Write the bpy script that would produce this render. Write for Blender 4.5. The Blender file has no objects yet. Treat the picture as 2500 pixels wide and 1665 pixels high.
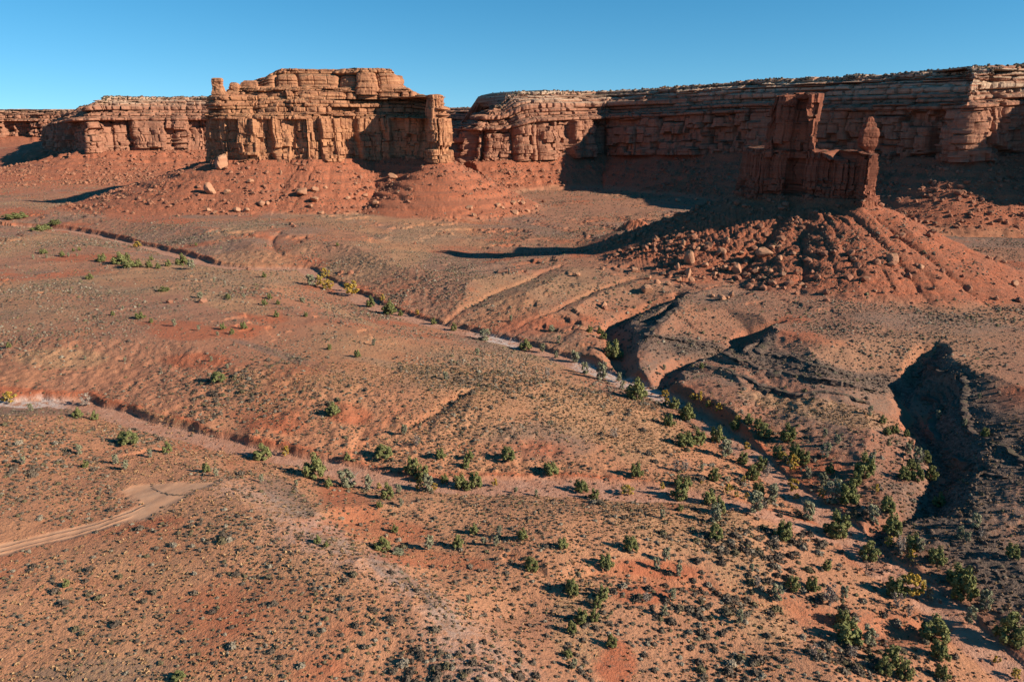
import bpy, math, random, time
import numpy as np
T0 = time.time()
# ------------------------------------------------------------------ camera, sky, sun, exposure
CAMZ = 80.0
F = 1900.0                                   # focal length in pixels of a 2500 px wide frame
PITCH = math.atan((832.5 - 290.0) / F)
SUN_EL = math.radians(25.0)
SUN_DX, SUN_DY = 0.950, -0.312                # horizontal direction towards the sun
sc = bpy.context.scene
COL = sc.collection
cam_d = bpy.data.cameras.new('camera')
cam = bpy.data.objects.new('camera', cam_d)
COL.objects.link(cam)
cam_d.sensor_width = 36.0
cam_d.lens = 36.0 * F / 2500.0
cam_d.clip_start = 0.5
cam_d.clip_end = 30000.0
cam.location = (0, 0, CAMZ)
cam.rotation_euler = (math.pi / 2 - PITCH, 0, 0)
sc.camera = cam
sc.view_settings.view_transform = 'Standard'
sc.view_settings.look = 'None'
sc.view_settings.gamma = 1.0
sc.view_settings.exposure = 0.72

sc.cycles.max_bounces = 4
sc.cycles.diffuse_bounces = 1
w = bpy.data.worlds.new('World')
sc.world = w
w.use_nodes = True
nt = w.node_tree
for n in list(nt.nodes):
    nt.nodes.remove(n)
wo = nt.nodes.new('ShaderNodeOutputWorld')
bg = nt.nodes.new('ShaderNodeBackground')
sky = nt.nodes.new('ShaderNodeTexSky')
sky.sky_type = 'NISHITA'
sky.sun_disc = False
sky.sun_elevation = SUN_EL
sky.sun_rotation = math.atan2(SUN_DX, SUN_DY)
sky.altitude = 1400.0
sky.air_density = 1.0
sky.dust_density = 0.0
sky.ozone_density = 1.6
bg.inputs['Strength'].default_value = 0.05
# clear dry desert air: little whitening near the horizon, deep blue
tc = nt.nodes.new('ShaderNodeTexCoord'); ad = nt.nodes.new('ShaderNodeVectorMath'); ad.operation = 'ADD'
ad.inputs[1].default_value = (0.0, 0.0, 0.09)
nt.links.new(tc.outputs['Generated'], ad.inputs[0]); nt.links.new(ad.outputs[0], sky.inputs['Vector'])
hs = nt.nodes.new('ShaderNodeHueSaturation'); hs.inputs['Saturation'].default_value = 1.38; hs.inputs['Hue'].default_value = 0.482
hs.inputs['Value'].default_value = 1.6
nt.links.new(sky.outputs[0], hs.inputs['Color'])
mu = nt.nodes.new('ShaderNodeMix'); mu.data_type = 'RGBA'; mu.blend_type = 'MULTIPLY'; mu.inputs[0].default_value = 1.0
mu.inputs[7].default_value = (0.84, 0.98, 1.08, 1)
nt.links.new(hs.outputs[0], mu.inputs[6])
nt.links.new(mu.outputs[2], bg.inputs['Color'])
nt.links.new(bg.outputs[0], wo.inputs['Surface'])

sd = bpy.data.lights.new('sun', 'SUN')
sd.energy = 5.0
sd.angle = math.radians(0.53)
sd.color = (1.0, 0.91, 0.76)
sun = bpy.data.objects.new('sun', sd)
COL.objects.link(sun)
from mathutils import Vector
_sv = Vector((SUN_DX * math.cos(SUN_EL), SUN_DY * math.cos(SUN_EL), math.sin(SUN_EL)))
sun.rotation_euler = _sv.to_track_quat('Z', 'Y').to_euler()
sun.location = (200, 0, 300)

# ------------------------------------------------------------------ numeric helpers
CP, SP = math.cos(PITCH), math.sin(PITCH)
def ray(px, py):
    a = (px - 1250.0) / F
    b = (832.5 - py) / F
    return a, CP + b * SP, -SP + b * CP      # x, y, z
def at_z(px, py, z):
    x, y, zz = ray(px, py)
    t = (z - CAMZ) / zz
    return (x * t, y * t)
def at_d(px, D, z):
    """point at forward distance D and height z that is seen in pixel column px"""
    depth = D * CP + (CAMZ - z) * SP
    return ((px - 1250.0) / F * depth, D)
def project(x, y, z):
    depth = y * CP + (CAMZ - z) * SP
    up = y * SP - (CAMZ - z) * CP
    depth = np.maximum(depth, 0.01)
    return 1250.0 + F * x / depth, 832.5 - F * up / depth, depth

def hsh(ix, iy, seed):
    ix = np.asarray(ix).astype(np.int64); iy = np.asarray(iy).astype(np.int64)
    h = (ix * 374761393 + iy * 668265263 + seed * 1442695041) & 0xffffffff
    h = ((h ^ (h >> 13)) * 1274126177) & 0xffffffff
    h = ((h ^ (h >> 16)) * 2246822519) & 0xffffffff
    h = h ^ (h >> 15)
    return (h & 0xffffff).astype(np.float32) / 16777216.0
def vnoise(x, y, seed=0):
    xi = np.floor(x); yi = np.floor(y)
    fx = (x - xi).astype(np.float32); fy = (y - yi).astype(np.float32)
    fx = fx * fx * (3 - 2 * fx); fy = fy * fy * (3 - 2 * fy)
    a = hsh(xi, yi, seed); b = hsh(xi + 1, yi, seed)
    c = hsh(xi, yi + 1, seed); d = hsh(xi + 1, yi + 1, seed)
    return (a + (b - a) * fx) * (1 - fy) + (c + (d - c) * fx) * fy * 1.0
def fbm(x, y, oct=4, seed=0, gain=0.5):
    r = 0.0; a = 1.0; s = 0.0
    for i in range(oct):
        r = r + a * (vnoise(x, y, seed + i * 17) - 0.5)
        s += a; a *= gain
        x, y = (x * 0.8 - y * 0.6) * 2.03 + 11.3, (x * 0.6 + y * 0.8) * 2.03 - 7.1
    return r / s * 2.0            # about -1..1
def ridged(x, y, oct=3, seed=0):
    r = 0.0; a = 1.0; s = 0.0
    for i in range(oct):
        r = r + a * (1.0 - np.abs(2 * vnoise(x, y, seed + i * 31) - 1.0))
        s += a; a *= 0.5
        x, y = x * 2.1 + 3.7, y * 2.1 - 1.9
    return r / s
def sstep(a, b, x):
    t = np.clip((x - a) / (b - a), 0, 1)
    return t * t * (3 - 2 * t)
def cells(s, width, seed):
    """1-D cells with jittered borders: returns id, t (-1..1 inside the cell), cell width"""
    q = s / width
    i = np.floor(q)
    def bd(k): return k + 0.42 * (2 * hsh(k, k * 0 + 5, seed) - 1)
    lo = bd(i); hi = bd(i + 1)
    i = np.where(q < lo, i - 1, np.where(q >= hi, i + 1, i))
    lo = bd(i); hi = bd(i + 1)
    t = 2 * (q - lo) / (hi - lo) - 1
    return i, t, (hi - lo) * width
def polydist(x, y, V, maxd, vals=None):
    """distance to an open polyline, side (+ = left of its direction), interpolated vals"""
    V = np.asarray(V, dtype=np.float64)
    N = x.shape[0]
    best = np.full(N, maxd, dtype=np.float32)
    side = np.ones(N, dtype=np.float32)
    out = None if vals is None else np.zeros(N, dtype=np.float32)
    arc = np.zeros(N, dtype=np.float32)
    m = (x > V[:, 0].min() - maxd) & (x < V[:, 0].max() + maxd) & (y > V[:, 1].min() - maxd) & (y < V[:, 1].max() + maxd)
    idx = np.nonzero(m)[0]
    al = 0.0
    for k in range(len(V) - 1):
        ax, ay = V[k]; bx, by = V[k + 1]
        ex, ey = bx - ax, by - ay
        L2 = ex * ex + ey * ey; L = math.sqrt(L2)
        xs = x[idx]; ys = y[idx]
        mm = (xs > min(ax, bx) - maxd) & (xs < max(ax, bx) + maxd) & (ys > min(ay, by) - maxd) & (ys < max(ay, by) + maxd)
        ii = idx[mm]; xs = xs[mm]; ys = ys[mm]
        t = np.clip(((xs - ax) * ex + (ys - ay) * ey) / L2, 0, 1)
        d = np.hypot(xs - ax - t * ex, ys - ay - t * ey)
        c = ex * (ys - ay) - ey * (xs - ax)
        u = d < best[ii] - 1e-6
        jj = ii[u]
        best[jj] = d[u]
        side[jj] = np.sign(c[u])
        arc[jj] = al + t[u] * L
        if vals is not None:
            out[jj] = vals[k] + (vals[k + 1] - vals[k]) * t[u]
        al += L
    return best, side, out, arc
def inpoly(x, y, V):
    r = np.zeros(x.shape[0], dtype=bool)
    n = len(V)
    for k in range(n):
        ax, ay = V[k]; bx, by = V[(k + 1) % n]
        if ay == by: continue
        c = ((ay > y) != (by > y)) & (x < (bx - ax) * (y - ay) / (by - ay) + ax)
        r ^= c
    return r
def catmull(P, step):
    """resample a polyline (k,n) smoothly at about `step` metres"""
    P = np.asarray(P, dtype=np.float64)
    out = []
    n = len(P)
    for i in range(n - 1):
        p0 = P[max(i - 1, 0)]; p1 = P[i]; p2 = P[i + 1]; p3 = P[min(i + 2, n - 1)]
        L = np.hypot(*(p2 - p1)[:2])
        k = max(1, int(round(L / step)))
        for j in range(k):
            t = j / k
            q = 0.5 * ((2 * p1) + (-p0 + p2) * t + (2 * p0 - 5 * p1 + 4 * p2 - p3) * t * t + (-p0 + 3 * p1 - 3 * p2 + p3) * t ** 3)
            out.append(q)
    out.append(P[-1])
    return np.array(out)

# ------------------------------------------------------------------ object helpers
def mesh_np(name, verts, faces, mats=None, smooth=True, attrs=None, parent=None, fattr=None):
    """verts (N,3); faces (M,4) or (M,3) int array"""
    me = bpy.data.meshes.new(name)
    verts = np.asarray(verts, dtype=np.float32); faces = np.asarray(faces, dtype=np.int32)
    k = faces.shape[1]
    me.vertices.add(len(verts)); me.vertices.foreach_set('co', verts.ravel())
    me.loops.add(faces.size); me.loops.foreach_set('vertex_index', faces.ravel())
    me.polygons.add(len(faces))
    me.polygons.foreach_set('loop_start', np.arange(0, faces.size, k, dtype=np.int32))
    me.polygons.foreach_set('loop_total', np.full(len(faces), k, dtype=np.int32))
    me.polygons.foreach_set('use_smooth', np.full(len(faces), smooth, dtype=bool))
    if attrs:
        for an, arr in attrs.items():
            if arr.ndim == 2:
                a = me.attributes.new(an, 'FLOAT_COLOR', 'POINT'); a.data.foreach_set('color', arr.astype(np.float32).ravel())
            else:
                a = me.attributes.new(an, 'FLOAT', 'POINT'); a.data.foreach_set('value', arr.astype(np.float32).ravel())
    me.update(calc_edges=True)
    if mats is not None:
        for m in (mats if isinstance(mats, (list, tuple)) else [mats]):
            me.materials.append(m)
    o = bpy.data.objects.new(name, me)
    COL.objects.link(o)
    if parent is not None: o.parent = parent
    return o
def tag(o, label=None, cat=None, group=None, kind=None):
    if label: o['label'] = label
    if cat: o['category'] = cat
    if group: o['group'] = group
    if kind: o['kind'] = kind
    return o
def empty(name, loc=(0, 0, 0)):
    o = bpy.data.objects.new(name, None); o.location = loc
    o.empty_display_size = 1.0
    COL.objects.link(o)
    return o
def grid_faces(nr, nc, closed=False):
    i = np.arange(nr - 1)[:, None]; j = np.arange(nc if closed else nc - 1)[None, :]
    j2 = (j + 1) % nc
    a = i * nc + j; b = i * nc + j2; c = (i + 1) * nc + j2; d = (i + 1) * nc + j
    return np.stack([a, b, c, d], -1).reshape(-1, 4)

# ------------------------------------------------------------------ material helpers
class NT:
    def __init__(self, name):
        self.m = bpy.data.materials.new(name); self.m.use_nodes = True
        self.t = self.m.node_tree
        for n in list(self.t.nodes): self.t.nodes.remove(n)
        self.out = self.t.nodes.new('ShaderNodeOutputMaterial')
        self.b = self.t.nodes.new('ShaderNodeBsdfPrincipled')
        self.t.links.new(self.b.outputs[0], self.out.inputs[0])
        self.b.inputs['Roughness'].default_value = 0.95
        self.b.inputs['Specular IOR Level'].default_value = 0.15
    def n(self, typ, **kw):
        x = self.t.nodes.new(typ)
        for k, v in kw.items(): setattr(x, k, v)
        return x
    def l(self, a, b): self.t.links.new(a, b)
    def pos(self, scale=(1, 1, 1)):
        g = self.n('ShaderNodeNewGeometry')
        mp = self.n('ShaderNodeMapping'); mp.inputs['Scale'].default_value = scale
        self.l(g.outputs['Position'], mp.inputs['Vector'])
        return mp.outputs[0]
    def noise(self, scale, detail=3, rough=0.55, mapping=(1, 1, 1), dist=0.0):
        x = self.n('ShaderNodeTexNoise'); x.inputs['Scale'].default_value = scale
        x.inputs['Detail'].default_value = detail; x.inputs['Roughness'].default_value = rough
        x.inputs['Distortion'].default_value = dist
        self.l(self.pos(mapping), x.inputs['Vector'])
        return x.outputs['Fac']
    def ramp(self, fac, a, b, ca=(0, 0, 0, 1), cb=(1, 1, 1, 1)):
        r = self.n('ShaderNodeMapRange'); r.clamp = True
        r.inputs[1].default_value = a; r.inputs[2].default_value = b
        self.l(fac, r.inputs[0])
        return r.outputs[0]
    def col(self, c):
        r = self.n('ShaderNodeRGB'); r.outputs[0].default_value = (*c, 1); return r.outputs[0]
    def mix(self, fac, a, b, mode='MIX'):
        x = self.n('ShaderNodeMix', data_type='RGBA', blend_type=mode)
        if isinstance(fac, (int, float)): x.inputs[0].default_value = fac
        else: self.l(fac, x.inputs[0])
        for sck, v in ((6, a), (7, b)):
            if isinstance(v, tuple): x.inputs[sck].default_value = (*v, 1)
            else: self.l(v, x.inputs[sck])
        return x.outputs[2]
    def math(self, op, a, b=None, c=None):
        x = self.n('ShaderNodeMath', operation=op)
        for i, v in enumerate((a, b, c)):
            if v is None: continue
            if isinstance(v, (int, float)): x.inputs[i].default_value = v
            else: self.l(v, x.inputs[i])
        return x.outputs[0]
    def attr(self, name, ch=None):
        a = self.n('ShaderNodeAttribute'); a.attribute_name = name
        if ch is None: return a.outputs['Fac']
        if ch == 'a': return a.outputs['Alpha']
        s = self.n('ShaderNodeSeparateColor'); self.l(a.outputs['Color'], s.inputs[0])
        return s.outputs['rgb'.index(ch)]
    def bump(self, h, strength, dist=1.0, prev=None):
        b = self.n('ShaderNodeBump'); b.inputs['Strength'].default_value = strength
        b.inputs['Distance'].default_value = dist
        self.l(h, b.inputs['Height'])
        if prev is not None: self.l(prev, b.inputs['Normal'])
        return b.outputs[0]
    def finish(self, color, normal=None):
        if isinstance(color, tuple): self.b.inputs['Base Color'].default_value = (*color, 1)
        else: self.l(color, self.b.inputs['Base Color'])
        if normal is not None: self.l(normal, self.b.inputs['Normal'])
        return self.m

def ground_material():
    T = NT('desert_ground')
    big = T.noise(0.012, 4, 0.6)
    med = T.noise(0.07, 4, 0.6)
    fine = T.noise(0.9, 4, 0.65)
    tiny = T.noise(3.0, 3, 0.7)
    c = T.mix(T.ramp(med, 0.35, 0.65), (0.430, 0.165, 0.080), (0.325, 0.112, 0.058))
    c = T.mix(T.ramp(big, 0.42, 0.62), c, (0.36, 0.140, 0.078))
    c = T.mix(T.ramp(fine, 0.3, 0.7), c, T.mix(0.5, c, (0.46, 0.205, 0.105)))
    c = T.mix(T.attr('sand'), c, T.mix(T.ramp(med, 0.35, 0.65), (0.57, 0.265, 0.135), (0.49, 0.210, 0.108)))
    # bare red and orange exposures
    c = T.mix(T.attr('m1', 'b'), c, T.mix(T.ramp(fine, .3, .7), (0.44, 0.128, 0.058), (0.37, 0.098, 0.046)))
    # grey desert pavement
    c = T.mix(T.math('MULTIPLY', T.attr('m2', 'g'), T.ramp(fine, 0.2, 0.55)), c, (0.215, 0.135, 0.098))
    # straw coloured grass
    g = T.math('MULTIPLY', T.attr('m2', 'r'), T.ramp(tiny, 0.42, 0.58))
    c = T.mix(g, c, T.mix(T.ramp(fine, .3, .7), (0.46, 0.265, 0.135), (0.37, 0.205, 0.105)))
    # small litter and tufts
    sp = T.ramp(T.noise(1.7, 3, 0.75), 0.53, 0.61)
    sp = T.math('MULTIPLY', sp, T.ramp(T.noise(0.05, 3), 0.35, 0.6))
    sp = T.math('MULTIPLY', sp, T.math('SUBTRACT', 1.0, T.attr('m1', 'g')))
    sp = T.math('MULTIPLY', sp, T.math('SUBTRACT', 1.0, T.attr('m1', 'r')))
    c = T.mix(T.math('MULTIPLY', sp, 0.8), c, (0.165, 0.100, 0.068))
    # talus: strata bands in red shale and a cover of brown rubble
    st = T.noise(1.0, 3, 0.6, mapping=(0.006, 0.006, 0.45), dist=0.6)
    tal = T.mix(T.ramp(st, 0.38, 0.62), (0.47, 0.140, 0.068), (0.37, 0.128, 0.070))
    tal = T.mix(T.ramp(T.noise(0.5, 5, 0.75), 0.46, 0.60), tal, (0.29, 0.115, 0.066))
    tal = T.mix(T.ramp(T.noise(1.3, 4, 0.8), 0.62, 0.72), tal, (0.42, 0.22, 0.14))
    c = T.mix(T.attr('m1', 'a'), c, tal)
    # dark rock rubble on the scarps
    rk = T.mix(T.ramp(T.noise(1.1, 4, 0.8), 0.42, 0.6), (0.095, 0.066, 0.052), (0.25, 0.165, 0.120))
    c = T.mix(T.attr('m2', 'a'), c, rk)
    # wash floor
    wf = T.mix(T.ramp(T.noise(0.3, 4, 0.7), 0.4, 0.6), (0.46, 0.235, 0.155), (0.40, 0.180, 0.110))
    c = T.mix(T.attr('m1', 'r'), c, wf)
    c = T.mix(T.math('MULTIPLY', T.attr('m2', 'b'), T.ramp(T.noise(0.5, 4, 0.7), 0.4, 0.55)), c, (0.52, 0.40, 0.34))
    # packed dirt track
    c = T.mix(T.attr('m1', 'g'), c, T.mix(T.ramp(T.noise(0.25, 4), .35, .65), (0.56, 0.30, 0.175), (0.52, 0.255, 0.14)))
    h = T.math('ADD', T.math('MULTIPLY', fine, 0.55), T.math('MULTIPLY', tiny, 0.22))
    rough = T.math('MULTIPLY', T.math('ADD', T.attr('m1', 'a'), T.attr('m2', 'a')), T.noise(0.8, 5, 0.8))
    h = T.math('ADD', h, T.math('MULTIPLY', rough, 1.6))
    keep = T.math('SUBTRACT', 1.0, T.math('MULTIPLY', T.attr('m1', 'g'), 0.9))
    h = T.math('MULTIPLY', h, keep)
    return T.finish(c, T.bump(h, 0.8, 1.0))

def rock_material(name, base, dark, pale, topz=(200, 210), varnish=0.6, strata=0.5, bump=0.5):
    T = NT(name)
    st = T.noise(1.0, 4, 0.65, mapping=(0.010, 0.010, 0.42), dist=0.4)
    st2 = T.noise(1.0, 3, 0.6, mapping=(0.03, 0.03, 1.6), dist=0.3)
    c = T.mix(T.ramp(st, 0.36, 0.64), dark, base)
    c = T.mix(T.math('MULTIPLY', T.ramp(st2, 0.50, 0.66), strata), c, pale)
    # desert varnish: dark vertical stains
    v = T.noise(1.0, 4, 0.6, mapping=(0.22, 0.22, 0.030), dist=0.5)
    c = T.mix(T.math('MULTIPLY', T.ramp(v, 0.50, 0.68), varnish), c, tuple(k * 0.50 for k in dark))
    f = T.noise(0.45, 5, 0.7)
    c = T.mix(T.ramp(f, 0.3, 0.7), T.mix(0.35, c, dark), c)
    # pale beds and scrub on flat ledges
    g = T.n('ShaderNodeNewGeometry'); s = T.n('ShaderNodeSeparateXYZ'); T.l(g.outputs['Normal'], s.inputs[0])
    p = T.n('ShaderNodeSeparateXYZ'); T.l(g.outputs['Position'], p.inputs[0])
    up = T.ramp(s.outputs[2], 0.55, 0.9)
    c = T.mix(T.math('MULTIPLY', up, T.ramp(T.noise(0.35, 4, 0.8), 0.50, 0.60)), c, (0.11, 0.085, 0.050))
    top = T.ramp(p.outputs[2], *topz)
    band = T.ramp(T.noise(1.0, 3, 0.6, mapping=(0.008, 0.008, 0.7)), 0.45, 0.55)
    c = T.mix(T.math('MULTIPLY', top, band), c, (0.50, 0.345, 0.235))
    h = T.math('ADD', T.math('MULTIPLY', f, 0.9), T.math('MULTIPLY', st2, 0.5))
    return T.finish(c, T.bump(h, bump, 1.0))
# ------------------------------------------------------------------ layout of the land
def PZ(lst, z=None):
    return [at_z(p[0], p[1], p[2] if z is None else z) for p in lst]
CTRL = [(0,1700,2),(500,1700,3),(1000,1700,3.2),(1500,1700,-1),(2000,1700,-5),(2500,1700,-11),
 (0,1400,2.5),(350,1400,4),(620,1400,5),(250,1550,3.5),(700,1560,4.5),(950,1600,4),
 (560,1180,3.6),(640,1210,5),(720,1245,6),(760,1310,6),(900,1370,5.5),(1040,1480,5),(1180,1640,4),
 (850,1270,0.5),(950,1330,0),(1050,1400,0),(1250,1500,-1),(1300,1340,0),(1600,1400,-2),(1900,1400,-4.5),(1700,1600,-4),
 (2200,1500,-7.5),(2450,1500,-8.5),(2350,1400,-7.5),(1500,1250,-1.5),
 (400,1200,3.5),(150,1220,3),(0,1130,2.5),(250,1100,1.2),(450,1120,1.0),(650,1160,0.5),
 (0,940,4),(300,950,4),(500,1010,3.5),(700,1060,2.5),(900,1110,0.5),(1200,1080,1),(1450,1110,-2),(1100,970,4.5),
 (800,900,6.5),(400,860,6.5),(100,850,7),(600,750,6),(200,720,7.5),(850,800,4),(1050,850,2),(1300,930,1),(1500,1000,-3),
 (1700,1150,-5.5),(0,620,4),(200,660,3),(420,680,2),(600,690,2.5),
 (600,600,4),(850,600,5),(1000,700,3),(900,680,3),(1200,700,2),(1150,630,-3),(1300,605,-4),(1050,605,-3),(250,470,-8),(120,490,-6),(1250,780,-1),(1400,620,5),(700,560,6),(350,545,6),
 (1600,900,-3.5),(1900,960,-4.5),(2100,1020,-6.5),(2300,1180,-8),(1700,860,-2),(2100,1200,-7.5),(2400,1330,-8),(1400,850,-3.5),
 (1580,812,-0.5),(1760,822,-0.5),(1950,880,0),(2120,905,-1),(1870,838,0),(1600,700,5),(2000,800,5.5),(2300,800,6),(1700,760,5.5),(2100,850,5.5),
 (1450,780,0),(1400,720,4),(1700,520,0),(1300,500,0),(2480,600,-1),(0,525,1),(-200,900,4),(-300,1400,3),(2800,1500,-8),(2800,700,3),
 (0,450,-5),(600,440,0),(1300,450,0),(-400,600,4)]
_c = np.array([[*at_z(a, b, z), z] for a, b, z in CTRL])
def tps_fit(P, Z, lam=20.0):
    n = len(P)
    d = np.hypot(P[:, None, 0] - P[None, :, 0], P[:, None, 1] - P[None, :, 1])
    K = d + 0.0
    A = np.zeros((n + 3, n + 3)); A[:n, :n] = -K - lam * np.eye(n) * 0
    A[:n, :n] -= np.diag(np.full(n, 2.0))
    Q = np.c_[np.ones(n), P]
    A[:n, n:] = Q; A[n:, :n] = Q.T
    return np.linalg.solve(A, np.r_[Z, 0, 0, 0])
_w = tps_fit(_c[:, :2], _c[:, 2])
def base_h(x, y):
    r = np.zeros_like(x)
    for k in range(len(_c)):
        r -= _w[k] * np.hypot(x - _c[k, 0], y - _c[k, 1])
    r += _w[-3] + _w[-2] * x + _w[-1] * y
    dist = np.hypot(x, y)
    out = np.maximum(sstep(900, 1300, dist), sstep(60, 20, y))
    out = np.maximum(out, sstep(450, 700, np.abs(x) - 0.25 * y))
    r = np.clip(r, -16, 12)
    return r * (1 - out)

WASH_A = [(-300,940,-1.5),(-100,975,-1.5),(0,988,-1.7),(200,990,-1.9),(330,1035,-2.1),(500,1078,-2.3),(650,1112,-2.5),(800,1145,-2.9),(950,1180,-3.2),
          (1120,1188,-3.4),(1350,1190,-3.8),(1500,1200,-4.2),(1700,1215,-5.0),(1900,1262,-6.2),(2020,1300,-8.0)]
WASH_B = [(40,556,-1.5),(180,566,-1.8),(330,600,-2.3),(430,625,-2.6),(510,648,-3),(620,660,-3.3),(740,660,-3.6),(800,690,-4),(870,728,-4.3),(960,768,-4.7),
          (1080,800,-5),(1240,838,-5.4),(1400,888,-6),(1500,925,-6.5),(1600,962,-7),(1700,1010,-7.5),(1790,1085,-7.7),(1900,1165,-8.0),
          (2000,1240,-8.3),(2080,1300,-8.7),(2150,1380,-9.1),(2250,1450,-9.6),(2350,1535,-10.2),(2480,1650,-11.4),(2600,1760,-12.5)]
GUL_1 = [(1655,735,2),(1600,762,-1.5),(1530,790,-4),(1490,830,-5.6),(1500,880,-6.2),(1530,925,-6.5)]
GUL_2 = [(1885,806,2),(1835,830,-1.5),(1790,862,-3.4),(1700,895,-5),(1640,932,-6),(1615,965,-7)]
GUL_3 = [(2270,868,2),(2225,925,-2),(2195,965,-5),(2225,1040,-7.5),(2290,1110,-8.5),(2330,1180,-9.5),(2260,1250,-9.2),(2150,1310,-9.0),(2120,1360,-9.0)]
GULLIES = [GUL_1, GUL_2, GUL_3,
 [(1390,640,5),(1280,690,3),(1190,730,0),(1110,775,-3),(1085,800,-5)],
 [(1560,680,5),(1450,715,3),(1330,765,0),(1230,815,-4),(1215,832,-5.3)],
 [(1480,760,2),(1400,800,-1),(1330,850,-5),(1320,865,-5.7)],
 [(1010,640,5),(1060,672,3),(940,705,1),(880,728,-4)],
 [(980,1005,2),(930,1040,1),(870,1090,0),(840,1140,-3)],
 [(1150,950,3),(1080,1000,1.5),(1010,1040,0.5)],
 [(700,560,6),(660,590,3),(690,640,0),(745,655,-3)],
 [(0,1128,1.5),(150,1135,1.5),(250,1115,0.5),(400,1090,-.5),(520,1085,-2.0)],
 [(1250,1350,-1),(1340,1400,-1.2),(1500,1410,-2),(1700,1440,-4),(1900,1500,-6.5),(2100,1560,-9.5),(2300,1560,-11.5)]]
BENCH = [(1200,700),(1400,735),(1490,738),(1560,752),(1600,745),(1640,735),(1642,752),(1600,770),(1560,783),(1580,797),(1670,798),(1760,802),(1862,800),(1868,812),(1845,832),
 (1880,845),(1940,852),(1990,866),(2070,874),(2160,876),(2245,868),(2262,862),(2280,885),(2330,900),(2358,930),(2366,968),(2420,1012),(2470,1042),(2540,1095),(2800,1250),
 (3600,1100),(3600,600),(2500,585),(1200,560)]
BENCH2 = [(2315,1185),(2345,1225),(2400,1268),(2460,1315),(2540,1375),(2700,1500),(3300,1500),(3100,1150),(2650,1110),(2480,1140),(2380,1150)]
BENCH_P = PZ(BENCH, 6.0); BENCH2_P = PZ(BENCH2, -0.5)
TRACK = PZ([(-200,1385,2.5),(0,1338,2.8),(120,1308,3),(240,1282,3.2),(330,1252,3.4),(390,1222,3.5)])
PAD = PZ([(300,1185),(330,1172),(420,1165),(500,1177),(515,1186),(480,1204),(440,1222),(400,1240),(355,1262),(315,1262),(340,1238),(335,1215)], 3.5)

# big rock formations: plan outlines of the cliff feet (pixel column, forward distance)
ZA = 43.5                 # height where the cliff of the big butte starts
BUTTE_A = [at_d(p, D, ZA) for p, D in [(508,752),(514,724),(545,716),(640,715),(700,722),(760,719),(830,734),(890,750),(915,756),(970,750),(1032,732),(1048,716),(1080,714),
           (1102,728),(1102,770),(1065,840),(1010,910),(930,955),(820,965),(700,955),(648,910),(580,830),(530,782)]]
KB = 0.851               # the tower butte stands nearer than first laid out
def zb(z): return 80.0 + (z - 80.0) * KB
ZB = zb(33.0)
BUTTE_B = [at_d(p, D * KB, ZB) for p, D in [(1793,545),(1832,508),(1874,500),(1905,492),(1925,494),(1975,481),(2050,472),(2088,468),(2104,456),(2134,458),(2140,474),(2105,508),(2000,536),(1900,560),(1815,566)]]
# mesas: (column, distance, cliff foot height, rim height)
MESA = [(112,2000,30,84),(116,1600,32,86),(120,1310,34,97),(150,1205,34,105),(186,1112,36,109),(255,1122,36,111),(350,1142,36,111),(430,1158,36,111),(520,1172,36,111),(700,1200,34,108),
        (900,1230,32,102),(1020,1250,30,97),(1085,1230,28,96),(1100,1120,28,95),(1112,1010,30,95),(1150,950,31,95),(1235,952,32,96),(1300,965,33,109),(1380,990,34,113),(1440,1020,35,114),(1480,1030,36,115),
        (1535,1000,38,116),(1620,955,40,117),(1760,888,43,120),(1900,828,45,120),(2050,768,46,120),(2200,712,47,120),(2285,676,48,119),(2330,640,48,119),(2390,640,49,120),
        (2450,655,50,122),(2540,665,50,125),(2680,620,50,126),(2950,560,50,128),(3400,520,50,128)]
MESA_P = np.array([[*at_d(a, b, c), c, d] for a, b, c, d in MESA])
MESA2 = [(-900,2250,28,107),(-500,2330,28,107),(-200,2380,28,107),(0,2420,28,107),(200,2440,28,107),(450,2470,28,107),(900,2500,28,107)]
MESA2_P = np.array([[*at_d(a, b, c), c, d] for a, b, c, d in MESA2])

def formation_sd(x, y, P, maxd):
    Q = list(P) + [P[0]]
    d, _, _, arc = polydist(x, y, Q, maxd)
    ins = inpoly(x, y, P)
    return np.where(ins, -d, d), arc

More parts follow.
